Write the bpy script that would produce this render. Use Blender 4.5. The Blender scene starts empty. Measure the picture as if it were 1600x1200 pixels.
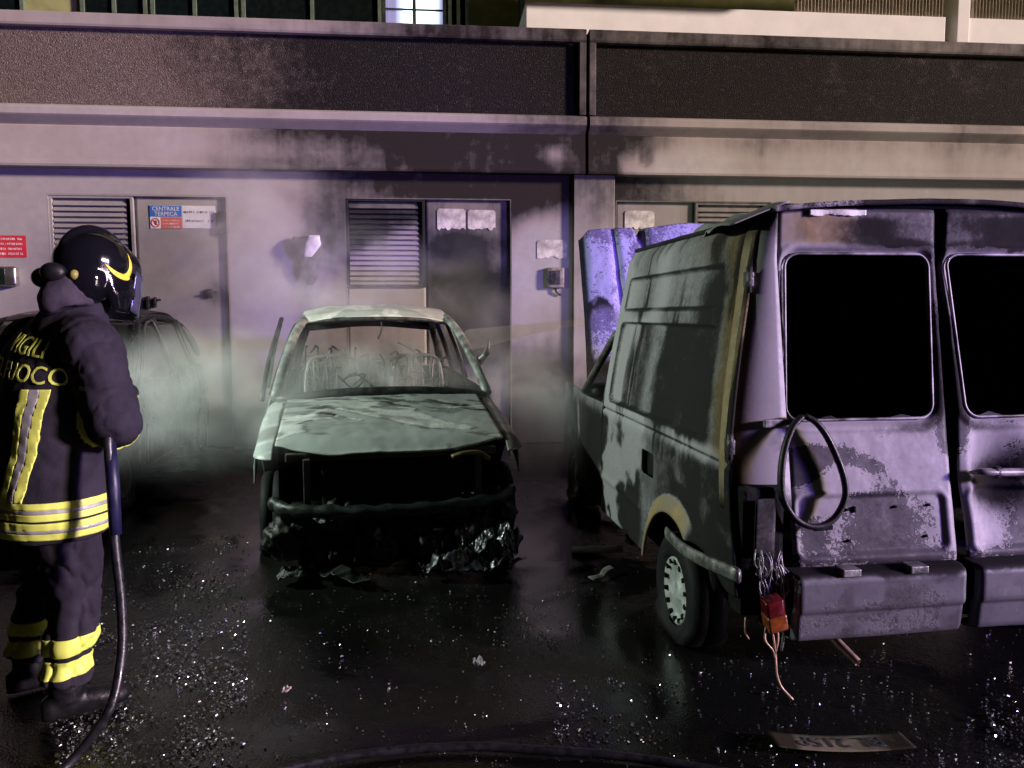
import bpy, bmesh, math, random
import numpy as np
from mathutils import Vector, Matrix
from mathutils.bvhtree import BVHTree
from mathutils.kdtree import KDTree
R = math.radians
random.seed(7)
scene = bpy.context.scene
COL = scene.collection

# ------------------------------------------------------------------ camera
CAM_H = 1.485
cam_data = bpy.data.cameras.new('camera')
cam = bpy.data.objects.new('camera', cam_data)
COL.objects.link(cam)
cam_data.sensor_width = 36.0
cam_data.lens = 27.0
cam_data.clip_start = 0.05
cam_data.clip_end = 400.0
CAM_M = (Matrix.Translation((0, 0, CAM_H)) @ Matrix.Rotation(R(-5.7), 4, 'Z')
         @ Matrix.Rotation(R(90 - 5.15), 4, 'X') @ Matrix.Rotation(R(-0.19), 4, 'Z'))
cam.matrix_world = CAM_M
scene.camera = cam

# ------------------------------------------------------------------ night sky
world = bpy.data.worlds.new('World')
scene.world = world
world.use_nodes = True
wn = world.node_tree
bgn = wn.nodes['Background']
sky = wn.nodes.new('ShaderNodeTexSky')
sky.sky_type = 'NISHITA'
sky.sun_disc = False
sky.sun_elevation = R(-4)
sky.sun_rotation = R(140)
wn.links.new(sky.outputs[0], bgn.inputs[0])
bgn.inputs[1].default_value = 0.015

# ------------------------------------------------------------------ light
SUN_AZ, SUN_EL = 66, 13.0          # degrees right of straight behind the camera, height
SUN_STRENGTH = 5.0
sd = bpy.data.lights.new('scene_floodlight', 'SUN')
sd.energy = SUN_STRENGTH
sd.angle = R(6.0)
sd.color = (1.0, 0.79, 0.72)
so = bpy.data.objects.new('scene_floodlight', sd)
COL.objects.link(so)
_d = Vector((-math.sin(R(SUN_AZ)) * math.cos(R(SUN_EL)), math.cos(R(SUN_AZ)) * math.cos(R(SUN_EL)), -math.sin(R(SUN_EL))))
so.rotation_euler = _d.to_track_quat('-Z', 'Y').to_euler()

def spot(name, loc, target, energy, color, angle, blend=0.6, radius=0.08):
    l = bpy.data.lights.new(name, 'SPOT')
    l.energy = energy; l.color = color; l.spot_size = R(angle); l.spot_blend = blend; l.shadow_soft_size = radius
    o = bpy.data.objects.new(name, l)
    COL.objects.link(o)
    o.location = loc
    o.rotation_euler = (Vector(target) - Vector(loc)).to_track_quat('-Z', 'Y').to_euler()
    return o
# fire engine beacon behind the photographer, an added purple spot for the bonnet, and the crew's greenish hand floodlight at the left
spot('engine_beacon_light', (9.0, -1.2, 2.9), (-3.5, 8.0, 1.7), 3100, (0.28, 0.16, 1.0), 44, 0.6, 0.45)
spot('bonnet_purple_fill', (9.3, -1.0, 3.0), (1.75, 6.35, 1.75), 5600, (0.22, 0.14, 1.0), 12, 0.7, 0.3)  # unseen extra spot, added to turn the raised bonnet purple
spot('crew_work_light', (-3.9, 4.35, 2.55), (0.6, 5.3, 0.9), 820, (0.84, 1.0, 0.87), 75, 0.7, 0.07)

scene.view_settings.view_transform = 'Standard'
scene.view_settings.look = 'None'
scene.view_settings.gamma = 1.0
scene.view_settings.exposure = 0.38
scene.cycles.use_denoising = True
scene.cycles.max_bounces = 6
scene.cycles.volume_bounces = 1
scene.cycles.volume_step_rate = 2.0
scene.cycles.volume_max_steps = 64
scene.cycles.sample_clamp_indirect = 4.0

# ------------------------------------------------------------------ helpers
def tag(o, label=None, cat=None, group=None, kind=None):
    if label: o['label'] = label
    if cat: o['category'] = cat
    if group: o['group'] = group
    if kind: o['kind'] = kind
    return o

def thing(name, label, cat, loc=(0, 0, 0), rz=0.0, group=None):
    o = bpy.data.objects.new(name, None)
    COL.objects.link(o)
    o.empty_display_size = 0.1
    o.location = loc
    o.rotation_euler = (0, 0, rz)
    return tag(o, label, cat, group)

def smooth(x, a, b):
    t = np.clip((x - a) / (b - a), 0, 1)
    return t * t * (3 - 2 * t)

def _hash(i, j, k, s):
    n = (i * 374761393 + j * 668265263 + k * 2147483647 + s * 974711) & 0x7fffffff
    n = ((n ^ (n >> 13)) * 1274126177) & 0x7fffffff
    n = ((n ^ (n >> 16)) * 2246822519) & 0x7fffffff
    return ((n ^ (n >> 15)) & 0xffff) / 65535.0

def vnoise(x, y, z=0.0, seed=0):
    x = np.asarray(x, float); y = np.asarray(y, float); z = np.asarray(z, float) + 0 * x
    xi, yi, zi = np.floor(x).astype(np.int64), np.floor(y).astype(np.int64), np.floor(z).astype(np.int64)
    fx, fy, fz = x - xi, y - yi, z - zi
    fx, fy, fz = [f * f * (3 - 2 * f) for f in (fx, fy, fz)]
    r = 0
    for a in (0, 1):
        for b in (0, 1):
            for c in (0, 1):
                w = (fx if a else 1 - fx) * (fy if b else 1 - fy) * (fz if c else 1 - fz)
                r = r + w * _hash(xi + a, yi + b, zi + c, seed)
    return r

def fbm(x, y, z=0.0, seed=0, octv=4):
    r, a, t = 0, 1.0, 0
    for o in range(octv):
        f = 2.0 ** o
        r = r + a * vnoise(np.asarray(x) * f, np.asarray(y) * f, np.asarray(z) * f, seed + o * 17)
        t += a
        a *= 0.5
    return r / t

def rrect(u, v, u0, u1, v0, v1, r):
    """signed distance to a rounded rectangle, negative inside"""
    cu, cv, hu, hv = (u0 + u1) / 2, (v0 + v1) / 2, (u1 - u0) / 2 - r, (v1 - v0) / 2 - r
    du, dv = np.abs(u - cu) - hu, np.abs(v - cv) - hv
    return np.hypot(np.maximum(du, 0), np.maximum(dv, 0)) + np.minimum(np.maximum(du, dv), 0) - r

def new_mesh(name, verts, faces, mat, parent=None, sm=True, attrs=None, mats=None):
    me = bpy.data.meshes.new(name)
    me.from_pydata([tuple(v) for v in verts], [], [tuple(f) for f in faces])
    me.update()
    if attrs:
        for k, a in attrs.items():
            at_ = me.attributes.new(k, 'FLOAT', 'POINT')
            at_.data.foreach_set('value', np.ascontiguousarray(a, dtype=np.float32))
    if sm:
        me.polygons.foreach_set('use_smooth', [True] * len(me.polygons))
    for m in (mats or [mat]):
        me.materials.append(m)
    o = bpy.data.objects.new(name, me)
    COL.objects.link(o)
    o.parent = parent
    return o

def sheet(name, parent, mat, f, u0, u1, nu, v0, v1, nv, hole=None, attrs=None, thick=0.0, out=None, inner=None, sm=True):
    """a panel of bent sheet metal (or plaster): f(U,V)->x,y,z ; hole(U,V) signed distance, negative where cut away"""
    U, V = np.meshgrid(np.linspace(u0, u1, nu + 1), np.linspace(v0, v1, nv + 1), indexing='ij')
    keep = np.ones((nu, nv), bool)
    if hole is not None:
        st = max((u1 - u0) / nu, (v1 - v0) / nv)
        h = hole(U, V)
        ok = h > -0.55 * st
        keep = ok[:-1, :-1] & ok[1:, :-1] & ok[:-1, 1:] & ok[1:, 1:]
        cnt = np.zeros(U.shape, int)
        for a in (0, 1):
            for b in (0, 1):
                cnt[a:nu + a, b:nv + b] += keep
        full = np.full(U.shape, 4)
        full[0, :] -= 2; full[-1, :] -= 2; full[:, 0] -= 2; full[:, -1] -= 2
        full[0, 0] = full[0, -1] = full[-1, 0] = full[-1, -1] = 1
        bd = (cnt > 0) & (cnt < full) & (np.abs(h) < 1.6 * st)
        e = 1e-4
        for _ in range(3):
            h = hole(U, V)
            gu = (hole(U + e, V) - hole(U - e, V)) / (2 * e)
            gv = (hole(U, V + e) - hole(U, V - e)) / (2 * e)
            g2 = np.maximum(gu * gu + gv * gv, 0.2)
            U = np.where(bd, U - h * gu / g2, U)
            V = np.where(bd, V - h * gv / g2, V)
    X, Y, Z = f(U, V)
    pts = np.stack([X + 0 * U, Y + 0 * U, Z + 0 * U], -1).reshape(-1, 3)
    idx = np.arange(pts.shape[0]).reshape(U.shape)
    q = np.stack([idx[:-1, :-1], idx[1:, :-1], idx[1:, 1:], idx[:-1, 1:]], -1)[keep]
    if out is not None:
        a, b, c = pts[q[:, 0]], pts[q[:, 1]], pts[q[:, 3]]
        n = np.cross(b - a, c - a).sum(0)
        if n @ np.array(out, float) < 0:
            q = q[:, ::-1]
    used = np.unique(q)
    mp = np.full(pts.shape[0], -1); mp[used] = np.arange(len(used))
    at_ = None
    if attrs is not None:
        d = attrs(U, V, X + 0 * U, Y + 0 * U, Z + 0 * U)
        at_ = {k: np.clip((a + 0 * U).reshape(-1)[used], 0, 1) for k, a in d.items()}
    o = new_mesh(name, pts[used], mp[q], mat, parent, sm, at_, [mat] + ([inner] if inner else []))
    if thick:
        s = o.modifiers.new('thickness', 'SOLIDIFY')
        s.thickness = thick; s.offset = -1
        if inner: s.material_offset = 1
    return o

def catmull(pts, n=6):
    P = [Vector(p) for p in pts]
    P = [P[0] * 2 - P[1]] + P + [P[-1] * 2 - P[-2]]
    r = []
    for i in range(1, len(P) - 2):
        a, b, c, d = P[i - 1:i + 3]
        for k in range(n):
            t = k / n
            r.append(0.5 * ((2 * b) + (c - a) * t + (2 * a - 5 * b + 4 * c - d) * t * t + (3 * b - a - 3 * c + d) * t ** 3))
    r.append(P[-2])
    return r

class MB:
    def __init__(self):
        self.v, self.f = [], []
    def add(self, verts, faces):
        b = len(self.v)
        self.v += [tuple(p) for p in verts]
        self.f += [tuple(i + b for i in q) for q in faces]
        return self
    def box(self, x0, x1, y0, y1, z0, z1, m=None):
        vs = [Vector((x, y, z)) for x in (x0, x1) for y in (y0, y1) for z in (z0, z1)]
        if m is not None: vs = [m @ p for p in vs]
        return self.add(vs, [(0, 1, 3, 2), (4, 6, 7, 5), (0, 4, 5, 1), (2, 3, 7, 6), (0, 2, 6, 4), (1, 5, 7, 3)])
    def bbox(self, x0, x1, y0, y1, z0, z1, b=0.006, m=None):
        """box with bevelled edges"""
        bm = bmesh.new()
        bmesh.ops.create_cube(bm, size=1.0, matrix=Matrix.Translation(((x0 + x1) / 2, (y0 + y1) / 2, (z0 + z1) / 2)) @ Matrix.Diagonal((x1 - x0, y1 - y0, z1 - z0, 1)))
        bmesh.ops.bevel(bm, geom=list(bm.edges), offset=b, segments=2, affect='EDGES', profile=0.6)
        bm.verts.index_update()
        vs = [(m @ v.co if m is not None else v.co.copy()) for v in bm.verts]
        fs = [[v.index for v in f.verts] for f in bm.faces]
        bm.free()
        return self.add(vs, fs)
    def tube(self, pts, r, n=8, flat=1.0, up=(0, 0, 1), closed=False, cap=True):
        P = [Vector(p) for p in pts]
        m = len(P)
        rr = r if hasattr(r, '__len__') else [r] * m
        N = None
        vs, fs = [], []
        for i, p in enumerate(P):
            if closed: t = P[(i + 1) % m] - P[i - 1]
            else: t = P[min(i + 1, m - 1)] - P[max(i - 1, 0)]
            t.normalize()
            if N is None:
                N = Vector(up) - t * t.dot(Vector(up))
                if N.length < 1e-3: N = Vector((1, 0.1, 0)) - t * t.dot(Vector((1, 0.1, 0)))
            else:
                N = N - t * t.dot(N)
            N.normalize()
            B = t.cross(N)
            for k in range(n):
                a = 2 * math.pi * k / n
                vs.append(p + N * math.cos(a) * rr[i] * flat + B * math.sin(a) * rr[i])
        for i in range(m if closed else m - 1):
            j = (i + 1) % m
            for k in range(n):
                l = (k + 1) % n
                fs.append((i * n + k, j * n + k, j * n + l, i * n + l))
        if cap and not closed:
            fs.append(tuple(range(n)))
            fs.append(tuple((m - 1) * n + k for k in reversed(range(n))))
        return self.add(vs, fs)
    def loft(self, rings, n=20):
        """rings: (centre, axis_a, axis_b) ellipses, capped"""
        vs, fs = [], []
        for c, a, b in rings:
            c, a, b = Vector(c), Vector(a), Vector(b)
            for k in range(n):
                t = 2 * math.pi * k / n
                vs.append(c + a * math.cos(t) + b * math.sin(t))
        m = len(rings)
        for i in range(m - 1):
            for k in range(n):
                l = (k + 1) % n
                fs.append((i * n + k, i * n + l, (i + 1) * n + l, (i + 1) * n + k))
        fs.append(tuple(reversed(range(n))))
        fs.append(tuple((m - 1) * n + k for k in range(n)))
        return self.add(vs, fs)
    def lathe(self, prof, axis_o, ax, up, n=32, close=True):
        """prof: list of (radius, along) turned about the axis"""
        ax, up = Vector(ax).normalized(), Vector(up).normalized()
        sd_ = ax.cross(up)
        vs, fs = [], []
        for k in range(n):
            a = 2 * math.pi * k / n
            for r, h in prof:
                vs.append(Vector(axis_o) + ax * h + (up * math.cos(a) + sd_ * math.sin(a)) * r)
        m = len(prof)
        for k in range(n):
            l = (k + 1) % n
            for i in range(m - 1):
                fs.append((k * m + i, l * m + i, l * m + i + 1, k * m + i + 1))
        return self.add(vs, fs)
    def blob(self, c, rad, m=None, seg=16):
        bm = bmesh.new()
        bmesh.ops.create_uvsphere(bm, u_segments=seg, v_segments=seg // 2 + 2, radius=1.0)
        bm.verts.index_update()
        T = Matrix.Translation(c) @ (m if m is not None else Matrix()) @ Matrix.Diagonal((rad[0], rad[1], rad[2], 1))
        vs = [T @ v.co for v in bm.verts]
        fs = [[v.index for v in f.verts] for f in bm.faces]
        bm.free()
        return self.add(vs, fs)
    def build(self, name, mat, parent=None, sm=False, attrs=None):
        return new_mesh(name, self.v, self.f, mat, parent, sm, attrs)

def eval_mesh(o):
    dg = bpy.context.evaluated_depsgraph_get()
    me = bpy.data.meshes.new_from_object(o.evaluated_get(dg))
    return me

def fused(mb, voxel, it=6):
    """one skin over overlapping closed shapes: numpy verts and faces"""
    o = mb.build('tmp', None) if False else None
    me = bpy.data.meshes.new('tmp')
    me.from_pydata(mb.v, [], mb.f)
    bm = bmesh.new(); bm.from_mesh(me)
    bmesh.ops.recalc_face_normals(bm, faces=bm.faces)
    bm.to_mesh(me); bm.free()
    o = bpy.data.objects.new('tmp', me)
    COL.objects.link(o)
    r = o.modifiers.new('r', 'REMESH'); r.mode = 'VOXEL'; r.voxel_size = voxel; r.adaptivity = 0
    s = o.modifiers.new('s', 'SMOOTH'); s.factor = 0.5; s.iterations = it
    m2 = eval_mesh(o)
    bpy.data.objects.remove(o); bpy.data.meshes.remove(me)
    return m2

def wrinkle(me, fn):
    n = len(me.vertices)
    co = np.empty(n * 3); me.vertices.foreach_get('co', co); co = co.reshape(-1, 3)
    no = np.empty(n * 3); me.vertex_normals.foreach_get('vector', no); no = no.reshape(-1, 3)
    co = co + no * fn(co)[:, None]
    me.vertices.foreach_set('co', co.reshape(-1)); me.update()
    return me

def place_mesh(name, me, mat, parent=None, sm=True):
    me.name = name
    me.materials.clear(); me.materials.append(mat)
    if sm: me.polygons.foreach_set('use_smooth', [True] * len(me.polygons))
    o = bpy.data.objects.new(name, me); COL.objects.link(o); o.parent = parent
    return o

def text_mesh(s, size, extrude=0.0, align='LEFT', narrow=1.0):
    cu = bpy.data.curves.new('t', 'FONT'); cu.body = s; cu.size = size; cu.extrude = extrude; cu.align_x = align; cu.resolution_u = 3
    o = bpy.data.objects.new('t', cu); COL.objects.link(o)
    me = eval_mesh(o)
    bpy.data.objects.remove(o); bpy.data.curves.remove(cu)
    me.transform(Matrix.Diagonal((narrow, 1, 1, 1)))
    return me

def unproj(px, py, axis, val):
    """measure: where the sight line through a photo pixel meets an axis-aligned plane"""
    d = CAM_M.to_3x3() @ Vector(((px - 800) / 1200, -(py - 600) / 1200, -1))
    o = Vector((0, 0, CAM_H))
    return o + d * ((val - o[axis]) / d[axis])

# ------------------------------------------------------------------ materials
def mat(name):
    m = bpy.data.materials.new(name); m.use_nodes = True
    return m, m.node_tree, m.node_tree.nodes['Principled BSDF']

def nd(nt, typ, ins=None, **props):
    n = nt.nodes.new(typ)
    for k, v in props.items(): setattr(n, k, v)
    for k, v in (ins or {}).items(): put(nt, n.inputs[k], v)
    return n

def put(nt, sock, v):
    if isinstance(v, bpy.types.NodeSocket): nt.links.new(v, sock)
    elif v is not None:
        if hasattr(sock.default_value, '__len__') and hasattr(v, '__len__') and len(v) == 3 and len(sock.default_value) == 4: v = (*v, 1)
        sock.default_value = v

def mixc(nt, fac, a, b, mode='MIX'):
    n = nt.nodes.new('ShaderNodeMix'); n.data_type = 'RGBA'; n.blend_type = mode
    put(nt, n.inputs[0], fac); put(nt, n.inputs[6], a); put(nt, n.inputs[7], b)
    return n.outputs[2]

def mth(nt, op, a, b=None, clamp=False):
    n = nt.nodes.new('ShaderNodeMath'); n.operation = op; n.use_clamp = clamp
    put(nt, n.inputs[0], a)
    if b is not None: put(nt, n.inputs[1], b)
    return n.outputs[0]

def rng(nt, v, a, b, c=0.0, d=1.0, typ='SMOOTHSTEP'):
    n = nt.nodes.new('ShaderNodeMapRange'); n.interpolation_type = typ; n.clamp = True
    put(nt, n.inputs[0], v); put(nt, n.inputs[1], a); put(nt, n.inputs[2], b); put(nt, n.inputs[3], c); put(nt, n.inputs[4], d)
    return n.outputs[0]

def ocoord(nt, scale=(1, 1, 1)):
    t = nt.nodes.new('ShaderNodeTexCoord')
    if scale == (1, 1, 1): return t.outputs['Object']
    m = nd(nt, 'ShaderNodeMapping', {'Scale': scale}); nt.links.new(t.outputs['Object'], m.inputs['Vector'])
    return m.outputs[0]

def noise(nt, vec, scale, detail=5, rough=0.55, dist=0.0):
    return nd(nt, 'ShaderNodeTexNoise', {'Vector': vec, 'Scale': scale, 'Detail': detail, 'Roughness': rough, 'Distortion': dist}).outputs[0]

def attr(nt, name):
    return nd(nt, 'ShaderNodeAttribute', attribute_name=name).outputs['Fac']

def bump(nt, b, h, strength, dist=0.01):
    n = nd(nt, 'ShaderNodeBump', {'Height': h, 'Strength': strength, 'Distance': dist})
    nt.links.new(n.outputs[0], b.inputs['Normal'])

def plain(name, col, rough=0.6, metal=0.0, var=0.25, scale=12.0, bmp=0.0, spec=0.5):
    m, nt, b = mat(name)
    v = noise(nt, ocoord(nt), scale, 5)
    lo = tuple(c * (1 - var) for c in col); hi = tuple(min(1, c * (1 + var)) for c in col)
    nt.links.new(mixc(nt, rng(nt, v, 0.3, 0.7), lo, hi), b.inputs['Base Color'])
    nt.links.new(rng(nt, v, 0.3, 0.7, max(0, rough - 0.1), min(1, rough + 0.1)), b.inputs['Roughness'])
    b.inputs['Metallic'].default_value = metal
    b.inputs['Specular IOR Level'].default_value = spec
    if bmp: bump(nt, b, noise(nt, ocoord(nt), scale * 4, 4), bmp, 0.005)
    return m

def burnt(name, paint, char=(0.012, 0.010, 0.015), brown=(0.125, 0.088, 0.035), metal_col=(0.22, 0.225, 0.225), rough=0.5, seed=0.0):
    """fire-damaged paint. attributes: soot (black smoke film), peel (flaked to primer), ochre (yellow-brown of scorch, and of warm light on the hatchback), bare (burnt to pale metal)"""
    m, nt, b = mat(name)
    co = nd(nt, 'ShaderNodeVectorMath', {0: ocoord(nt), 1: (seed, seed * 1.7, 0)}, operation='ADD').outputs[0]
    n1 = noise(nt, co, 5.0, 6, 0.6, 0.4)
    n2 = noise(nt, co, 38.0, 5, 0.65, 0.8)
    n3 = noise(nt, co, 130.0, 3)
    c = mixc(nt, rng(nt, n1, 0.3, 0.7), tuple(x * 0.86 for x in paint), paint)
    bare = mth(nt, 'ADD', attr(nt, 'bare'), mth(nt, 'MULTIPLY', mth(nt, 'SUBTRACT', n1, 0.5), mth(nt, 'MULTIPLY', attr(nt, 'bare'), 2.2)))
    c = mixc(nt, rng(nt, bare, 0.3, 0.7), c, mixc(nt, rng(nt, n2, 0.35, 0.65), tuple(x * 0.7 for x in metal_col), metal_col))
    oc = mth(nt, 'ADD', attr(nt, 'ochre'), mth(nt, 'MULTIPLY', mth(nt, 'SUBTRACT', n1, 0.5), mth(nt, 'MULTIPLY', attr(nt, 'ochre'), 1.2)))
    c = mixc(nt, rng(nt, oc, 0.1, 0.9), c, mixc(nt, rng(nt, n1, 0.35, 0.65), brown, tuple(min(1, x * 1.9) for x in brown)))
    pe = attr(nt, 'peel')
    n4 = noise(nt, co, 75.0, 4, 0.7, 1.0)
    pn = mth(nt, 'ADD', mth(nt, 'ADD', mth(nt, 'MULTIPLY', n2, 0.42), mth(nt, 'MULTIPLY', n4, 0.36)), mth(nt, 'MULTIPLY', n1, 0.22))
    pf = rng(nt, mth(nt, 'SUBTRACT', mth(nt, 'ADD', mth(nt, 'MULTIPLY', pe, 0.5), 0.22), pn), -0.012, 0.012)
    pf = mth(nt, 'MULTIPLY', pf, rng(nt, pe, 0.02, 0.12))
    c = mixc(nt, pf, c, mixc(nt, rng(nt, n3, 0.35, 0.65), char, tuple(x * 2.1 for x in char)))
    s = attr(nt, 'soot')
    sv = mth(nt, 'ADD', s, mth(nt, 'MULTIPLY', mth(nt, 'ADD', mth(nt, 'SUBTRACT', n1, 0.5), mth(nt, 'MULTIPLY', mth(nt, 'SUBTRACT', n2, 0.5), 0.7)), mth(nt, 'MULTIPLY', s, 0.9)))
    sf = rng(nt, sv, 0.05, 0.95)
    c = mixc(nt, mth(nt, 'MULTIPLY', sf, 0.985), c, mixc(nt, n2, (0.006, 0.006, 0.006), (0.016, 0.015, 0.014)))
    nt.links.new(c, b.inputs['Base Color'])
    nt.links.new(rng(nt, mth(nt, 'ADD', n2, mth(nt, 'MULTIPLY', sf, 0.5)), 0.2, 1.1, rough - 0.12, 0.85), b.inputs['Roughness'])
    nt.links.new(rng(nt, sf, 0.2, 0.9, 0.45, 0.07), b.inputs['Specular IOR Level'])
    h = mth(nt, 'ADD', mth(nt, 'MULTIPLY', pf, -0.9), mth(nt, 'ADD', mth(nt, 'MULTIPLY', n3, 0.12), mth(nt, 'MULTIPLY', n1, 0.8)))
    bump(nt, b, h, 0.5, 0.004)
    return m

SOOT = plain('soot_black', (0.010, 0.010, 0.010), 0.85, 0, 0.5, 20, 0.6, 0.06)
CHAR = plain('charred_plastic', (0.012, 0.012, 0.012), 0.42, 0, 0.5, 30, 0.8, 0.25)
RUBBER = plain('black_rubber', (0.008, 0.008, 0.009), 0.45, 0, 0.3, 25, 0.2, 0.3)
TYRE = plain('tyre_rubber', (0.008, 0.008, 0.009), 0.65, 0, 0.4, 40, 0.5, 0.15)
SCORCHED = plain('scorched_steel', (0.16, 0.16, 0.155), 0.48, 0.6, 0.5, 18, 0.4)
DARKSTEEL = plain('darkened_steel', (0.05, 0.05, 0.05), 0.45, 0.5, 0.5, 25, 0.5)
RIM = plain('pale_wheel_cover', (0.30, 0.32, 0.31), 0.5, 0.1, 0.35, 15, 0.2)
VANPAINT = burnt('burnt_white_van_paint', (0.29, 0.28, 0.295), rough=0.66, seed=3.1)
CARPAINT = burnt('burnt_car_paint', (0.34, 0.37, 0.36), metal_col=(0.60, 0.62, 0.59), char=(0.10, 0.105, 0.10), brown=(0.20, 0.15, 0.10), rough=0.42, seed=9.7)
HOOD_PURPLE_LIT = burnt('burnt_bonnet_purple_lit', (0.27, 0.255, 0.38), char=(0.06, 0.05, 0.09), seed=5.5)  # white paint tinted lavender, purple beacon light put into the colour

def wall_mat(name, base, sootc, speck=0.0, streak=True):
    m, nt, b = mat(name)
    co = ocoord(nt)
    n1 = noise(nt, co, 1.4, 7, 0.62, 0.3)
    n2 = noise(nt, co, 9.0, 6, 0.6)
    ns = noise(nt, ocoord(nt, (9, 9, 0.7)), 1.0, 5, 0.6)
    c = mixc(nt, rng(nt, n2, 0.3, 0.7), tuple(x * 0.88 for x in base), base)
    s = attr(nt, 'soot')
    vv = mth(nt, 'ADD', mth(nt, 'ADD', mth(nt, 'MULTIPLY', mth(nt, 'SUBTRACT', n1, 0.5), 0.9), mth(nt, 'MULTIPLY', mth(nt, 'SUBTRACT', n2, 0.5), 0.55)), mth(nt, 'MULTIPLY', mth(nt, 'SUBTRACT', ns if streak else n2, 0.5), 0.5))
    sv = mth(nt, 'ADD', s, mth(nt, 'MULTIPLY', vv, rng(nt, s, 0.0, 0.35, 0.08, 0.8)))
    sf = rng(nt, sv, 0.0, 0.92, 0.0, 0.98, 'LINEAR')
    warm = mixc(nt, rng(nt, sv, 0.15, 0.75), (0.22, 0.15, 0.11), sootc)
    c = mixc(nt, sf, c, warm)
    h = mth(nt, 'ADD', mth(nt, 'MULTIPLY', n2, 0.6), mth(nt, 'MULTIPLY', noise(nt, co, 90, 3), 0.4))
    if speck:
        v = nd(nt, 'ShaderNodeTexVoronoi', {'Vector': co, 'Scale': 75.0, 'Randomness': 1.0})
        w = nd(nt, 'ShaderNodeTexVoronoi', {'Vector': co, 'Scale': 75.0, 'Randomness': 1.0})
        sep = nd(nt, 'ShaderNodeSeparateColor', {0: w.outputs['Color']})
        c = mixc(nt, mth(nt, 'MULTIPLY', rng(nt, sep.outputs[0], 0.80, 0.9), rng(nt, v.outputs['Distance'], 0.5, 0.2)), c, mixc(nt, sf, (0.5, 0.45, 0.42), (0.07, 0.065, 0.06)))
        c = mixc(nt, rng(nt, sep.outputs[1], 0.5, 0.95, 0, 0.6), c, mixc(nt, sf, (0.07, 0.06, 0.055), (0.008, 0.008, 0.008)))
        h = mth(nt, 'SUBTRACT', mth(nt, 'MULTIPLY', n2, 0.3), v.outputs['Distance'])
        bump(nt, b, h, 0.55, 0.012)
    else:
        bump(nt, b, h, 0.35, 0.006)
    nt.links.new(c, b.inputs['Base Color'])
    b.inputs['Roughness'].default_value = 0.85
    b.inputs['Specular IOR Level'].default_value = 0.10
    return m
PLASTER = wall_mat('plaster_wall', (0.40, 0.38, 0.37), (0.020, 0.016, 0.014))
CONCRETE = wall_mat('cast_concrete', (0.46, 0.42, 0.40), (0.018, 0.015, 0.014))
AGGREGATE = wall_mat('exposed_aggregate', (0.17, 0.14, 0.125), (0.016, 0.014, 0.013), 1.0, False)
DOORMETAL = wall_mat('grey_sheet_door', (0.34, 0.33, 0.31), (0.016, 0.018, 0.016))

# ------------------------------------------------------------------ ground
def make_ground():
    m, nt, b = mat('wet_asphalt')
    co = ocoord(nt)
    n1 = noise(nt, co, 0.9, 6, 0.6, 0.5)
    n2 = noise(nt, co, 160, 3)
    v = nd(nt, 'ShaderNodeTexVoronoi', {'Vector': co, 'Scale': 120.0})
    c = mixc(nt, n1, (0.0022, 0.0022, 0.0022), (0.007, 0.007, 0.0065))
    c = mixc(nt, rng(nt, n2, 0.62, 0.8), c, (0.022, 0.021, 0.02))
    nt.links.new(c, b.inputs['Base Color'])
    nt.links.new(rng(nt, n1, 0.38, 0.62, 0.07, 0.30), b.inputs['Roughness'])
    b.inputs['Specular IOR Level'].default_value = 0.4
    wet = rng(nt, n1, 0.40, 0.60, 0.05, 0.5)
    bp = nd(nt, 'ShaderNodeBump', {'Height': mth(nt, 'ADD', v.outputs['Distance'], mth(nt, 'MULTIPLY', noise(nt, co, 18, 4), 2.2)), 'Strength': wet, 'Distance': 0.004})
    nt.links.new(bp.outputs[0], b.inputs['Normal'])
    U = np.concatenate([[-120, -40, -15], np.linspace(-6, 6, 61), [15, 40, 120]])
    V = np.concatenate([[-120, -40, -12], np.linspace(-2, 9, 56), [20, 60, 160]])
    A, B = np.meshgrid(U, V, indexing='ij')
    Z = -0.012 * fbm(A * 0.8, B * 0.8, 0, 3) * (np.abs(A) < 7)
    idx = np.arange(A.size).reshape(A.shape)
    q = np.stack([idx[:-1, :-1], idx[1:, :-1], idx[1:, 1:], idx[:-1, 1:]], -1).reshape(-1, 4)
    o = new_mesh('ground', np.stack([A, B, Z], -1).reshape(-1, 3), q, m)
    tag(o, 'wet black asphalt of the parking area', 'ground', kind='structure')
make_ground()

# ------------------------------------------------------------------ boiler house building
YW = 8.8          # wall plane
YF = 8.65         # fascia plane
JX = 1.715        # joint between the fascia panels
bld = thing('building', 'low plastered service building with sooty concrete fascia behind the cars', 'building', (0, YW, 0))

def gauss(x, z, cx, cz, sx, sz):
    return np.exp(-((x - cx) / sx) ** 2 - ((z - cz) / sz) ** 2)

def wall_soot(X, Z):
    n = fbm(X * 1.3, Z * 1.3, 0, 11, 5)
    s = 0.05 + 0.30 * smooth(X, -1.9, -0.6) * (1 - 0.75 * smooth(X, 2.0, 3.2))
    s = s + 0.55 * gauss(X, Z, 0.5, 3.1, 1.5, 0.45) + 0.35 * gauss(X, Z, -1.25, 2.3, 0.35, 0.45)
    s = s + 0.45 * gauss(X, Z, 1.1, 2.9, 0.5, 0.5) + 0.25 * gauss(X, Z, 2.7, 2.95, 0.9, 0.3)
    s = s + 0.28 * gauss(X, Z, -1.45, 1.75, 0.12, 0.5)
    s = s - 0.75 * gauss(X, Z, 1.25, 2.25, 0.42, 0.55)
    s = s + 0.5 * smooth(Z, 1.5, 0.3) * smooth(X, -2.6, -1.2)
    return 1.5 * s - 0.02 + (n - 0.5) * 0.5 * smooth(X, -2.4, -1.0)

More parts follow.
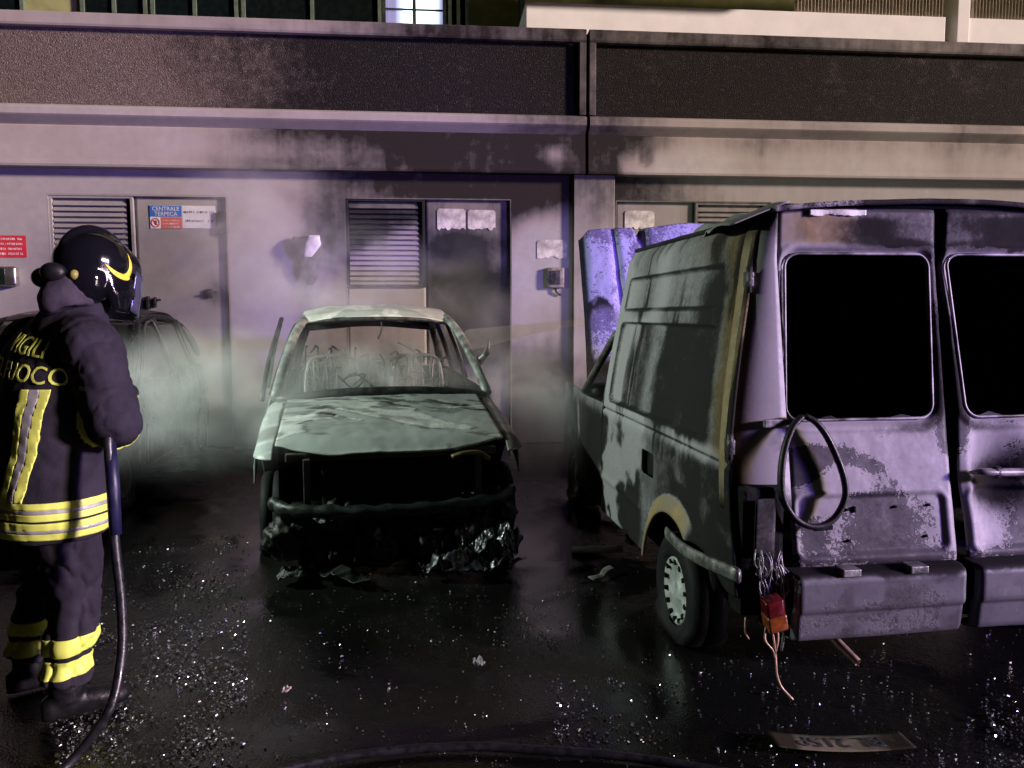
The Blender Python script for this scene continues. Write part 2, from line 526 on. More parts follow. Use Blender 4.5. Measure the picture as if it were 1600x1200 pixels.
openings = [(-4.113, -2.245), (-0.988, 0.878), (2.081, 3.936)]
def wall_hole(U, V):
    d = 9.0
    for a, b_ in openings:
        d = np.minimum(d, rrect(U, V, a, b_, -1, 2.79, 0.001))
    return d
# the wall between and above the door openings, in straight pieces so that the corners stay sharp
def wall_piece(x0, x1, z0, z1):
    return sheet('wall', bld, PLASTER, lambda U, V: (U, 0 * U, V), x0, x1, max(2, int((x1 - x0) / 0.06)), z0, z1, max(2, int((z1 - z0) / 0.06)),
                 attrs=lambda U, V, X, Y, Z: {'soot': wall_soot(X, Z)}, out=(0, -1, 0))
xs = [-16] + [v for o in openings for v in o] + [18]
cover = []
for i in range(0, len(xs) - 1, 2):
    cover.append(wall_piece(xs[i], xs[i + 1], 0, 2.79))
wall_piece(-16, 18, 2.79, 3.08)
# reveals round each opening
for a, b_ in openings:
    mb = MB()
    mb.box(a - 0.001, a + 0.014, 0.002, 0.12, 0, 2.789)
    mb.box(b_ - 0.014, b_ + 0.001, 0.002, 0.12, 0, 2.789)
    mb.box(a + 0.014, b_ - 0.014, 0.002, 0.12, 2.775, 2.789)
    fo = mb.build('door_frame', DOORMETAL, bld)
    fo.data.attributes.new('soot', 'FLOAT', 'POINT').data.foreach_set('value', [0.08 if a < -2 else 0.62] * len(fo.data.vertices))
# pilaster beside the second door
def psoot_shade(U, V, X, Y, Z): return {'soot': 0.20 + 0.35 * smooth(Z, 2.3, 3.1) + 0.3 * fbm(X * 4, Z * 2, 0, 9) + 0.5 * (X < 1.59) + 0.4 * smooth(Z, 1.2, 0.3)}  # soot, plus the left face's shade painted in as extra darkness
pr = [(1.58, 0.0), (1.58, -0.055), (1.59, -0.065), (2.045, -0.065), (2.055, -0.055), (2.055, 0.0)]
def pil_f(U, V):
    k = np.linspace(0, 1, len(pr)); return np.interp(U, k, [p[0] for p in pr]), np.interp(U, k, [p[1] for p in pr]), V
sheet('pilaster', bld, PLASTER, pil_f, 0, 1, 5, 0, 3.055, 50, attrs=psoot_shade, out=(0, -1, 0), sm=False)

# fascia: two long precast panels, each a frame with a recessed pebble-dash infill, ledge and lower apron
def fascia_soot(X, Z, what):
    n = fbm(X * 1.1, Z * 2.2, 0, 31, 5)
    if what == 'infill':
        s = 0.18 + 0.86 * smooth(X, -3.4, 0.2) * (1 - 0.35 * smooth(X, 3.2, 5.4)) + 0.12 * smooth(X, -4, -2.5)
    elif what == 'coping':
        s = 0.28 + 0.55 * smooth(X, -1.8, 0.6) * (1 - 0.3 * smooth(X, 3.4, 5.2))
    elif what == 'ledge':
        s = 0.05 + 0.16 * smooth(X, -1.5, 0) + 0.45 * gauss(X, 0 * X, 2.0, 0, 0.9, 1) + 0.1 * smooth(n, 0.5, 0.7)
    else:
        s = 0.03 + 0.78 * smooth(X, -2.8, 0.3) * (1 - smooth(X, 2.0, 3.2)) + 0.22 * smooth(X, -3, -1.6) * smooth(Z, 3.2, 3.45) + 0.12
        s = s - 0.5 * gauss(X, Z, 1.36, 3.28, 0.16, 0.13) - 0.55 * smooth(vnoise(X * 5, Z * 3, 0, 4), 0.45, 0.7) * gauss(X, Z, 2.35, 3.12, 0.5, 0.16)
        s = s - 0.35 * gauss(X, Z, 2.95, 3.2, 0.35, 0.2) + 0.3 * gauss(X, Z, -1.9, 3.1, 0.8, 0.14)
    return s * 1.08 + (n - 0.5) * (0.18 if what == 'infill' else 0.42)
ya = YF - YW
def zf(z): return CAM_H + (z - CAM_H) * YF / 8.5
zones = [  # profile (y, z) pieces from the top down
    ('coping', CONCRETE, [(0.30, 4.555), (ya - 0.015, 4.555), (ya - 0.03, 4.54), (ya - 0.03, 4.44), (ya - 0.02, 4.42), (ya + 0.035, 4.415)]),
    ('ledge', CONCRETE, [(ya + 0.035, 3.655), (ya - 0.03, 3.635), (ya - 0.07, 3.615), (ya - 0.075, 3.60), (ya - 0.075, 3.535), (ya - 0.06, 3.52), (ya + 0.03, 3.45)]),
    ('apron', CONCRETE, [(ya + 0.03, 3.449), (ya + 0.012, 3.43), (ya - 0.004, 3.10), (ya - 0.012, 3.05), (ya - 0.002, 3.028), (0.006, 3.028)]),
]
for (x0, x1) in ((-16.0, JX - 0.018), (JX + 0.018, 18.0)):
    pan = bpy.data.objects.new('fascia_panel', None); COL.objects.link(pan); pan.parent = bld
    nx = int((x1 - x0) / 0.06)
    for nm, mt, pr_ in zones:
        pr_ = [(y, zf(z)) for y, z in pr_]
        ks = np.cumsum([0] + [math.hypot(pr_[i + 1][0] - pr_[i][0], pr_[i + 1][1] - pr_[i][1]) for i in range(len(pr_) - 1)])
        kk = np.unique(np.concatenate([ks, np.arange(0, ks[-1], 0.05)]))
        def ff(U, V, ks=ks, pr_=pr_, kk=kk):
            t = np.interp(V, np.arange(len(kk)), kk)
            return U, np.interp(t, ks, [p[0] for p in pr_]), np.interp(t, ks, [p[1] for p in pr_])
        o = sheet(nm, pan, mt, ff, x0, x1, nx, 0, len(kk) - 1, len(kk) - 1, attrs=lambda U, V, X, Y, Z, nm=nm: {'soot': fascia_soot(X, Z, nm)}, out=(0, -1, 0.2), sm=False)
    xi0, xi1 = (x0, x1 - 0.075) if x0 < 0 else (x0 + 0.075, x1)
    sheet('infill', pan, AGGREGATE, lambda U, V: (U, 0 * U + ya + 0.05, V), xi0 + (0 if x0 < 0 else 0.0), xi1, nx, zf(3.65), zf(4.42), 16, attrs=lambda U, V, X, Y, Z: {'soot': fascia_soot(X, Z, 'infill')}, out=(0, -1, 0))
    # end stile of the frame, and the cheek that closes the panel at the joint
    e0, e1 = (xi1, x1) if x0 < 0 else (x0, xi0)
    mb = MB(); mb.bbox(e0, e1, ya - 0.02, ya + 0.2, zf(3.652), zf(4.418), 0.008)
    so_ = mb.build('stile', CONCRETE, pan); 
    so_.data.attributes.new('soot', 'FLOAT', 'POINT').data.foreach_set('value', [0.72] * len(so_.data.vertices))
    mb = MB(); cx = e1 - 0.003 if x0 < 0 else e0 + 0.003
    mb.box(cx - 0.003, cx + 0.003, ya + 0.03, 0.29, zf(3.04), zf(4.55))
    so_ = mb.build('end_cheek', CONCRETE, pan)
    so_.data.attributes.new('soot', 'FLOAT', 'POINT').data.foreach_set('value', [0.8] * len(so_.data.vertices))
mb = MB(); mb.box(-16, 18, 0.29, 0.31, 2.8, zf(4.555)); mb.box(JX - 0.018, JX + 0.018, ya + 0.16, ya + 0.17, 3.06, 4.6)
mb.build('backing_wall', SOOT, bld)
mb = MB(); mb.box(-16, 18, 0.31, 3.4, 4.40, 4.45); mb.build('flat_roof', plain('roof_felt', (0.05, 0.05, 0.05), 0.9), bld)

# door sets: a louvred leaf and a plain leaf
def dsoot(level, blot=()):
    def fn(U, V, X, Y, Z):
        s = level + 0 * X
        for cx, cz, sx, sz, a in blot: s = s + a * gauss(X, Z, cx, cz, sx, sz)
        return {'soot': s + (fbm(X * 3, Z * 3, 0, 5) - 0.5) * 0.3 * (s > 0.2)}
    return fn
def leaf(parent, x0, x1, z0, z1, soot, name='door_leaf', y=0.05):
    d = sheet(name, parent, DOORMETAL, lambda U, V: (U, y + 0.004 * (fbm(U * 2, V * 2, 0, 8) - 0.5), V), x0, x1, max(4, int((x1 - x0) / 0.03)), z0, z1, max(4, int((z1 - z0) / 0.03)), attrs=soot, thick=0.03, out=(0, -1, 0))
    return d
slat_cache = {}
def louvre(x0, x1, z0, z1, soot_fn, n=16):
    g = bpy.data.objects.new('louvre', None); COL.objects.link(g); g.parent = bld; g.location = (0, 0, 0)
    mb = MB()
    mb.bbox(x0, x0 + 0.03, 0.012, 0.07, z0, z1, 0.003); mb.bbox(x1 - 0.03, x1, 0.012, 0.07, z0, z1, 0.003)
    mb.bbox(x0 + 0.03, x1 - 0.03, 0.012, 0.07, z0, z0 + 0.03, 0.003); mb.bbox(x0 + 0.03, x1 - 0.03, 0.012, 0.07, z1 - 0.025, z1, 0.003)
    f = mb.build('frame', DOORMETAL, g)
    f.data.attributes.new('soot', 'FLOAT', 'POINT').data.foreach_set('value', [float(np.clip(soot_fn((x0 + x1) / 2, z1 - 0.2) + (0.1 if x0 > -2 else 0), 0, 1))] * len(f.data.vertices))
    mb = MB(); mb.box(x0 + 0.03, x1 - 0.03, 0.10, 0.105, z0, z1); mb.build('void', SOOT, g)
    dz = (z1 - z0 - 0.06) / n
    for k in range(n):
        zc = z0 + 0.03 + dz * (k + 0.5)
        w0, w1 = x0 + 0.035, x1 - 0.065
        pr_ = [(0.016, -0.036), (0.022, -0.041), (0.024, -0.032), (0.078, 0.036), (0.083, 0.036), (0.03, -0.034)]
        nn = 24
        vs, sv = [], []
        for i in range(nn + 1):
            X = w0 + (w1 - w0) * i / nn
            for (yy, zz) in pr_:
                X2 = X - (0.03 * (yy - 0.016) / 0.06 if i == nn else 0)
                vs.append((X2, yy, zc + 1.22 * zz * dz / 0.064)); sv.append(float(np.clip(soot_fn(X, zc), 0, 1)))
        m_ = len(pr_)
        fs = [(i * m_ + a, i * m_ + (a + 1) % m_, (i + 1) * m_ + (a + 1) % m_, (i + 1) * m_ + a) for i in range(nn) for a in range(m_)]
        fs += [tuple(range(m_)), tuple(nn * m_ + a for a in reversed(range(m_)))]
        new_mesh('slat', vs, fs, DOORMETAL, g, False, {'soot': np.array(sv)})
    return g

L1 = (-4.10, -3.235); D1 = (-3.225, -2.26)
L2 = (-0.975, -0.098); D2 = (-0.088, 0.865)
D3 = (2.095, 3.02); L3 = (3.03, 3.922)
louvre(*L1, 1.78, 2.775, lambda x, z: 0.06)
def l2s(x, z):
    e = 2.17 + 0.42 * (x + 0.975) / 0.88
    return 0.34 + 0.62 * (1 / (1 + math.exp(-(z - e) / 0.035))) * (0.55 + 0.45 * (z < 2.7))
louvre(*L2, 1.80, 2.775, l2s)
louvre(*L3, 1.80, 2.775, lambda x, z: 0.42)
leaf(bld, *L1, 0.02, 1.777, dsoot(0.06))
leaf(bld, *L2, 0.02, 1.797, dsoot(0.2, [(-.5, .8, .6, .5, .5)]))
leaf(bld, *L3, 0.02, 1.797, dsoot(0.5))
d1 = leaf(bld, *D1, 0.02, 2.775, dsoot(0.08, [(-2.42, 1.72, .1, .22, .55), (-2.30, 2.3, .05, .5, .25)]))
d2 = leaf(bld, *D2, 0.02, 2.775, dsoot(0.55, [(.22, 1.98, .36, .34, 1.0), (.62, 1.45, .44, .48, 1.1), (.5, 2.3, .55, .12, .25), (.7, 1.9, .16, .3, -.25)]))
leaf(bld, *D3, 0.02, 2.775, dsoot(0.3))
# bolt across the first pair, door handle with burn mark, hinge plate
mb = MB(); mb.tube([(-3.25, 0.02, 1.665), (-2.99, 0.02, 1.66)], 0.012, 8); mb.bbox(-3.14, -3.11, 0.0, 0.05, 1.56, 1.70, 0.004); mb.bbox(-3.06, -3.04, 0.0, 0.05, 1.58, 1.69, 0.004)
mb.build('bolt', DARKSTEEL, bld)
mb = MB(); mb.bbox(-2.50, -2.44, 0.01, 0.05, 1.68, 1.78, 0.008); mb.tube([(-2.47, -0.02, 1.74), (-2.38, -0.025, 1.74)], 0.012, 8); mb.build('door_handle', DARKSTEEL, bld)
mb = MB(); mb.bbox(-2.35, -2.27, 0.0, 0.05, 2.38, 2.62, 0.006); mb.build('hinge_plate', DARKSTEEL, bld)

# ------------------------------------------------------------------ signs and boxes on the wall
def emis_free(name, col, rough=0.45): return plain(name, col, rough, 0, 0.08, 8)
SIGNBLUE = emis_free('sign_blue', (0.05, 0.17, 0.50)); SIGNWHITE = emis_free('sign_white', (0.75, 0.75, 0.74)); SIGNRED = emis_free('sign_red', (0.62, 0.14, 0.10)); CRIMSON = emis_free('sign_crimson', (0.60, 0.04, 0.06)); INK = emis_free('ink', (0.05, 0.05, 0.06))
def wall_text(parent, s, x, z, size, mt, y, name='lettering', narrow=1.0, align='CENTER'):
    me = text_mesh(s, size, 0.0006, align, narrow)
    me.transform(Matrix.Rotation(R(90), 4, 'X'))
    o = place_mesh(name, me, mt, parent, False); o.location = (x, y, z)
    return o
def illegible(parent, x0, x1, z, h, mt, y, seed):
    rnd = random.Random(seed); mb = MB(); x = x0
    while x < x1 - 0.01:
        w = rnd.uniform(0.35, 0.8) * h
        if rnd.random() > 0.16:
            mb.box(x, x + w * 0.28, y - 0.001, y, z, z + h)
            if rnd.random() > 0.4: mb.box(x + w * 0.28, x + w * 0.75, y - 0.001, y, z + h * rnd.choice((0, .4, .8)), z + h * rnd.choice((0, .4, .8)) + h * 0.2)
        x += w
    return mb.build('small_print', mt, parent)
sg = thing('sign', 'blue and red CENTRALE TERMICA sign on the grey metal door', 'sign', (-2.905, YW + 0.045, 2.56))
MB().bbox(-0.169, 0.169, -0.003, 0.0, -0.125, 0.125, 0.001).build('backing_plate', SIGNWHITE, sg)
MB().box(-0.167, 0.167, -0.0045, -0.003, 0.002, 0.123).build('blue_field', SIGNBLUE, sg)
MB().box(-0.055, 0.167, -0.0045, -0.003, -0.123, -0.002).build('red_field', SIGNRED, sg)
wall_text(sg, 'CENTRALE', 0.0, 0.068, 0.062, SIGNWHITE, -0.006, narrow=0.95)
wall_text(sg, 'TERMICA', 0.0, 0.013, 0.062, SIGNWHITE, -0.006, narrow=0.95)
mb = MB(); mb.tube([(-0.11 + 0.042 * math.cos(a), -0.004, -0.062 + 0.046 * math.sin(a)) for a in np.linspace(0, 2 * math.pi, 25)[:-1]], 0.006, 6, closed=True, up=(0, 1, 0)); mb.tube([(-0.14, -0.004, -0.03), (-0.08, -0.004, -0.094)], 0.005, 6)
mb.build('prohibition_ring', SIGNRED, sg, True)
MB().blob((-0.11, -0.004, -0.062), (0.014, 0.003, 0.026)).build('flame_symbol', INK, sg, True)
for i in range(3): illegible(sg, -0.03, 0.15, -0.045 - i * 0.035, 0.016, SIGNWHITE, -0.0046, 5 + i)
sg2 = thing('sign', 'white notice with two printed lines beside the blue door sign', 'sign', (-2.556, YW + 0.045, 2.562))
MB().bbox(-0.176, 0.176, -0.003, 0.0, -0.122, 0.122, 0.001).build('backing_plate', SIGNWHITE, sg2)
illegible(sg2, -0.165, 0.165, 0.04, 0.024, INK, -0.0032, 21); illegible(sg2, -0.165, 0.165, -0.055, 0.024, INK, -0.0032, 22)
sg3 = thing('sign', 'crimson notice with white print on the wall at far left', 'sign', (-4.54, YW - 0.004, 2.23))
MB().bbox(-0.2, 0.2, -0.003, 0.0, -0.116, 0.116, 0.001).build('backing_plate', CRIMSON, sg3)
for i in range(4): illegible(sg3, -0.18, 0.17, 0.068 - i * 0.052, 0.022, SIGNWHITE, -0.0032, 31 + i)
# scorched white labels on the burnt doors
def label_plate(name, label, x0, x1, z0, z1, seed, y=YW + 0.044):
    rnd = random.Random(seed)
    o = thing(name, label, 'notice', ((x0 + x1) / 2, y, (z0 + z1) / 2))
    w, h = (x1 - x0) / 2, (z1 - z0) / 2
    n = 14
    top = [(-w + 2 * w * i / n, h - (0.02 if i in (0, n) else 0.0)) for i in range(n + 1)]
    bot = [(w - 2 * w * i / n, -h + rnd.uniform(0, 0.035)) for i in range(n + 1)]
    ring = top + bot
    vs = [(x, -0.004, z) for x, z in ring] + [(x, 0.0, z) for x, z in ring]
    k = len(ring)
    fs = [tuple(range(k)), tuple(reversed(range(k, 2 * k)))] + [(i, (i + 1) % k, k + (i + 1) % k, k + i) for i in range(k)]
    new_mesh('scorched_sheet', vs, fs, PAPER, o, False)
    return o
PAPER = plain('scorched_paper', (0.50, 0.47, 0.42), 0.8, 0, 0.5, 7)
label_plate('notice', 'left of two scorched white labels on the black-burnt middle door', 0.04, 0.36, 2.44, 2.68, 1)
label_plate('notice', 'right of two scorched white labels on the black-burnt middle door', 0.385, 0.70, 2.44, 2.67, 2)
label_plate('notice', 'scorched white label at the top of the door behind the van', 2.20, 2.55, 2.46, 2.68, 3)
label_plate('notice', 'torn white paper notice on the wall above the small box', 1.17, 1.52, 2.12, 2.335, 4, YW - 0.003)

# melted wall lamp, small metal box, box at far left
lampm = thing('wall_lamp', 'melted sooty wall lamp with a white fragment left of the middle louvre', 'wall lamp', (-1.40, YW, 2.15))
mb = MB(); mb.loft([((0, -0.05, 0.20), (0.15, 0, 0), (0, 0.05, 0)), ((0.01, -0.07, 0.12), (0.17, 0, 0), (0, 0.07, 0)), ((0.01, -0.07, 0.02), (0.16, 0, 0), (0, 0.07, 0)), ((0.03, -0.06, -0.05), (0.11, 0, 0), (0, 0.06, 0)), ((0.02, -0.06, -0.14), (0.10, 0, 0), (0, 0.06, 0)), ((0.03, -0.05, -0.25), (0.085, 0, 0), (0, 0.05, 0)), ((0.04, -0.04, -0.33), (0.04, 0, 0), (0, 0.04, 0))], 18)
bm_ = fused(mb, 0.012, 3); wrinkle(bm_, lambda c: 0.03 * (fbm(c[:, 0] * 14, c[:, 1] * 14, c[:, 2] * 14, 2) - 0.5))
place_mesh('melted_housing', bm_, plain('melted_grey', (0.02, 0.018, 0.017), 0.7, 0, 0.6, 16, 0.5), lampm)
mb = MB(); mb.loft([((0.10, -0.13, 0.20), (0.06, 0, 0), (0, 0.02, 0.02)), ((0.09, -0.145, 0.10), (0.09, 0, 0), (0, 0.02, 0)), ((0.03, -0.15, -0.03), (0.045, 0, 0), (0, 0.015, 0))], 12)
bm_ = fused(mb, 0.01, 2); place_mesh('white_fragment', bm_, plain('white_plastic', (0.62, 0.60, 0.60), 0.5), lampm)
bx = thing('junction_box', 'small scorched metal box on the wall under the paper notice', 'box', (1.378, YW, 1.905))
MB().bbox(-0.10, 0.10, -0.055, -0.002, -0.115, 0.115, 0.012).build('case', plain('pitted_case', (0.20, 0.18, 0.16), 0.6, 0.2, 0.5, 20), bx, True)
MB().bbox(-0.065, 0.055, -0.072, -0.055, -0.075, 0.08, 0.006).build('cover', DARKSTEEL, bx, True)
MB().tube([(0.0, -0.03, -0.115), (0.01, -0.03, -0.16), (0.06, -0.02, -0.2)], 0.012, 8).build('cable_stub', RUBBER, bx, True)
mt_ = thing('meter_box', 'shiny steel and glass box on the wall below the crimson notice', 'box', (-4.56, YW, 1.91))
MB().bbox(-0.14, 0.14, -0.10, -0.002, -0.105, 0.105, 0.03).build('case', plain('polished_steel', (0.5, 0.5, 0.47), 0.25, 0.9, 0.15), mt_, True)
MB().bbox(-0.10, 0.035, -0.106, -0.10, -0.08, 0.08, 0.002).build('dark_window', plain('dark_glass', (0.01, 0.02, 0.015), 0.1), mt_)

# ------------------------------------------------------------------ building behind, above the fascia
YB = 11.8
bb = thing('building', 'dark apartment facade with one lit window above the fascia', 'building', (0, YB, 0))
OLIVE = plain('olive_render', (0.30, 0.31, 0.12), 0.9, 0, 0.2, 4); DKGREEN = plain('dark_shutter', (0.022, 0.035, 0.028), 0.6, 0, 0.3); PALEGREEN = plain('green_frame', (0.10, 0.14, 0.09), 0.7, 0, 0.2)
MB().box(-16, 14, 0.02, 0.4, 4.5, 11).build('wall', OLIVE, bb)
def bwin(x0, x1, pane, z0=5.2, z1=7.4):
    g = bpy.data.objects.new('window', None); COL.objects.link(g); g.parent = bb
    mb = MB(); t = 0.05
    mb.box(x0, x0 + t, -0.05, 0.018, z0, z1); mb.box(x1 - t, x1, -0.05, 0.018, z0, z1); mb.box(x0 + t, x1 - t, -0.05, 0.018, z1 - t, z1); mb.box((x0 + x1) / 2 - 0.025, (x0 + x1) / 2 + 0.025, -0.045, 0.018, z0 + t, z1 - t); mb.box(x0 + t, x1 - t, -0.05, 0.018, z0, z0 + t)
    mb.build('frame', PALEGREEN, g)
    MB().box(x0 + t, x1 - t, -0.012, 0.015, z0 + t, z1 - t).build('pane', pane, g)
DKPANE = plain('dark_pane', (0.006, 0.010, 0.009), 0.12)
for a, b_ in ((-9.2, -7.7), (-7.2, -5.65), (-4.9, -4.0), (-3.95, -2.75), (-2.7, -0.72), (0.25, 0.55)):
    bwin(a, b_, DKPANE)
# lit window
lm, lnt, lb = mat('lit_curtain')
lc = ocoord(lnt, (9, 9, 0.2))
ln = noise(lnt, lc, 2.0, 3)
spx = nd(lnt, 'ShaderNodeSeparateXYZ', {0: ocoord(lnt)})
hot = rng(lnt, mth(lnt, 'ABSOLUTE', mth(lnt, 'SUBTRACT', spx.outputs[0], -0.17)), 0.42, 0.1)
lb.inputs['Base Color'].default_value = (0.2, 0.2, 0.3, 1)
lnt.links.new(mixc(lnt, hot, mixc(lnt, ln, (0.13, 0.12, 0.35), (0.42, 0.40, 0.75)), (0.75, 0.95, 1.0)), lb.inputs['Emission Color'])
lnt.links.new(rng(lnt, mth(lnt, 'ADD', hot, mth(lnt, 'MULTIPLY', ln, 0.5)), 0.2, 1.2, 0.5, 2.2), lb.inputs['Emission Strength'])
lw = bpy.data.objects.new('lit_window', None); COL.objects.link(lw); lw.parent = bb
MB().box(-0.66, 0.17, 0.005, 0.016, 5.2, 7.4).build('curtain', lm, lw)
mb = MB(); mb.box(-0.27, -0.22, -0.03, 0.0, 5.2, 7.4); mb.box(-0.66, 0.17, -0.02, -0.005, 5.93, 5.955); mb.box(-0.71, -0.66, -0.05, 0.018, 5.2, 7.4); mb.box(0.17, 0.22, -0.05, 0.018, 5.2, 7.4)
mb.build('frame', DKGREEN, lw)
MB().tube([(1.33, -0.1, 4.5), (1.33, -0.1, 9)], 0.05, 10).build('downpipe', PALEGREEN, bb, True)

bal = thing('building', 'white rendered balcony block with beige blinds above the right fascia panel', 'building', (0, 9.8, 0))
WHITE = plain('white_render', (0.86, 0.84, 0.80), 0.85, 0, 0.06, 3)
MB().bbox(1.155, 6.62, -0.10, 1.6, 4.5, 5.30, 0.01).build('parapet', WHITE, bal)
MB().bbox(6.93, 14.0, -0.10, 1.6, 4.5, 5.30, 0.01).build('parapet', WHITE, bal)
mb = MB(); mb.box(6.62, 6.93, 0.3, 0.4, 4.5, 6.5); mb.build('recess', DARKSTEEL, bal)
MB().bbox(6.76, 6.93, -0.13, 0.3, 4.5, 7.5, 0.01).build('post', WHITE, bal)
# grey awning soffit whose front edge rises towards the right
mb = MB(); mb.add([(1.2, -0.32, 5.355), (4.35, -0.42, 5.415), (4.75, -0.42, 5.70), (4.75, 0.5, 5.75), (1.2, 0.5, 5.6), (1.2, -0.32, 5.41), (4.3, -0.42, 5.475), (4.7, -0.42, 5.78), (4.7, 0.5, 5.82), (1.2, 0.5, 5.68)],
                  [(0, 1, 2, 3, 4), (9, 8, 7, 6, 5), (0, 5, 6, 1), (1, 6, 7, 2), (2, 7, 8, 3), (3, 8, 9, 4), (4, 9, 5, 0)])
mb.build('awning', plain('grey_canvas', (0.30, 0.30, 0.29), 0.8), bal)
BEIGE = plain('beige_blind', (0.46, 0.40, 0.28), 0.8, 0, 0.12)
def blind(x0, x1):
    mb = MB(); n = int((x1 - x0) / 0.045)
    vs, fs = [], []
    for i in range(n * 4 + 1):
        x = x0 + (x1 - x0) * i / (n * 4)
        y = -0.06 + 0.012 * math.sin(i * math.pi / 2)
        vs += [(x, y, 5.315), (x, y, 7.6)]
    fs = [(2 * i, 2 * i + 2, 2 * i + 3, 2 * i + 1) for i in range(n * 4)]
    mb.add(vs, fs); o = mb.build('blind', BEIGE, bal, True)
    s = o.modifiers.new('t', 'SOLIDIFY'); s.thickness = 0.006
blind(4.6, 6.60); blind(6.98, 11.5)

exec_after = []

# ------------------------------------------------------------------ wheels shared by the vehicles
def wheel(parent, c, side, Rt, wd, Rr, rimmat, zfloor=0.004, slots=0):
    """tyre and rim on the x axis; side = -1 or +1 is where the outer face looks"""
    g = bpy.data.objects.new('wheel', None); COL.objects.link(g); g.parent = parent
    h = wd / 2
    prof = [(Rr, -h * 0.8), (Rr + 0.02, -h), (Rt - 0.03, -h), (Rt - 0.008, -h * 0.86), (Rt, -h * 0.6), (Rt, -h * 0.18), (Rt - 0.012, -h * 0.14), (Rt - 0.012, -h * 0.06), (Rt, -h * 0.02), (Rt, h * 0.55), (Rt - 0.008, h * 0.86), (Rt - 0.03, h), (Rr + 0.02, h), (Rr, h * 0.8)]
    mb = MB(); mb.lathe(prof, c, (1, 0, 0), (0, 0, 1), 40)
    mb.v = [(x + (0.02 * (x - c[0]) / h if z < zfloor + 0.06 else 0), y, max(z, zfloor)) for x, y, z in mb.v]
    mb.build('tyre', TYRE, g, True)
    s = side
    rp = [(0.0, s * (h * 0.72)), (Rr * 0.25, s * (h * 0.75)), (Rr * 0.32, s * h * 0.62), (Rr * 0.78, s * h * 0.70), (Rr * 0.90, s * h * 0.88), (Rr, s * h * 0.86), (Rr, -s * h * 0.8)]
    mb = MB(); mb.lathe(rp, c, (1, 0, 0), (0, 0, 1), 40)
    rim = mb.build('rim', rimmat, g, True)
    for k in range(slots):
        mb = MB()
        a = 2 * math.pi * k / slots
        m = Matrix.Translation(c) @ Matrix.Rotation(a, 4, 'X')
        mb.bbox(s * h * 0.6 - 0.03, s * h * 0.6 + 0.03 if s > 0 else s * h * 0.6 + 0.03, -0.010, 0.010, Rr * 0.80, Rr * 0.94, 0.003, m)
        mb.build('rim_slot', SOOT, g)
    return g

# ------------------------------------------------------------------ burnt white van, seen from its left rear corner
van = thing('van', 'burnt white van with blackened window openings and raised bonnet at right', 'van', (1.10, 2.92, 0), R(1.9))
VC = 0.92          # half width (centre line)
def ur(z): return -0.1875 * np.maximum(0, 1.7 - np.asarray(z, float))
def tum(z): return 0.17 * smooth(z, 0.75, 2.15) * 1.55 * 0.72 + 0.055 * smooth(z, 1.76, 1.9) ** 2
def arch_d(u, z): return np.hypot(u - 0.45, (z - 0.17)) - 0.40
def side_hole(u, z):
    d = np.minimum(u - ur(z) - 0.02, arch_d(u, z))
    d = np.minimum(d, rrect(u, z, 0.76, 0.96, 0.665, 0.79, 0.02))
    low = z - (0.47 + 0.05 * np.sin(u * 9)) 
    d = np.minimum(d, np.maximum(low, u - 0.5))
    return d
def side_w(u, z, sgn=1):
    w = tum(z)
    w = w + 0.020 * smooth(-rrect(u, z, 0.27, 1.70, 1.505, 1.70, 0.03), 0, 0.022)
    w = w + 0.030 * smooth(-rrect(u, z, 0.20, 1.70, 0.955, 1.44, 0.05), 0, 0.018)
    w = w + 0.010 * (np.exp(-((z - 0.905) / 0.008) ** 2)) - 0.012 * np.exp(-((z - 0.475) / 0.02) ** 2) * (u > 0.98)
    w = w + 0.010 * np.exp(-((u - 1.02) / 0.006) ** 2) * smooth(z, 1.44, 1.52)
    w = w - 0.030 * smooth(0.10 - np.abs(arch_d(u, z) - 0.0), 0, 0.10)
    w = w + 0.020 * (fbm(u * 2.2, z * 2.2, 0, 71) - 0.5) * smooth(z, 1.0, 0.6) + 0.010 * (fbm(u * 1.6, z * 1.6, 0, 72) - 0.5)
    w = w + 0.02 * np.exp(-((u - 1.35 - 0.3 * (z - .5)) / 0.06) ** 2) * smooth(z, 0.85, 0.6)
    return w
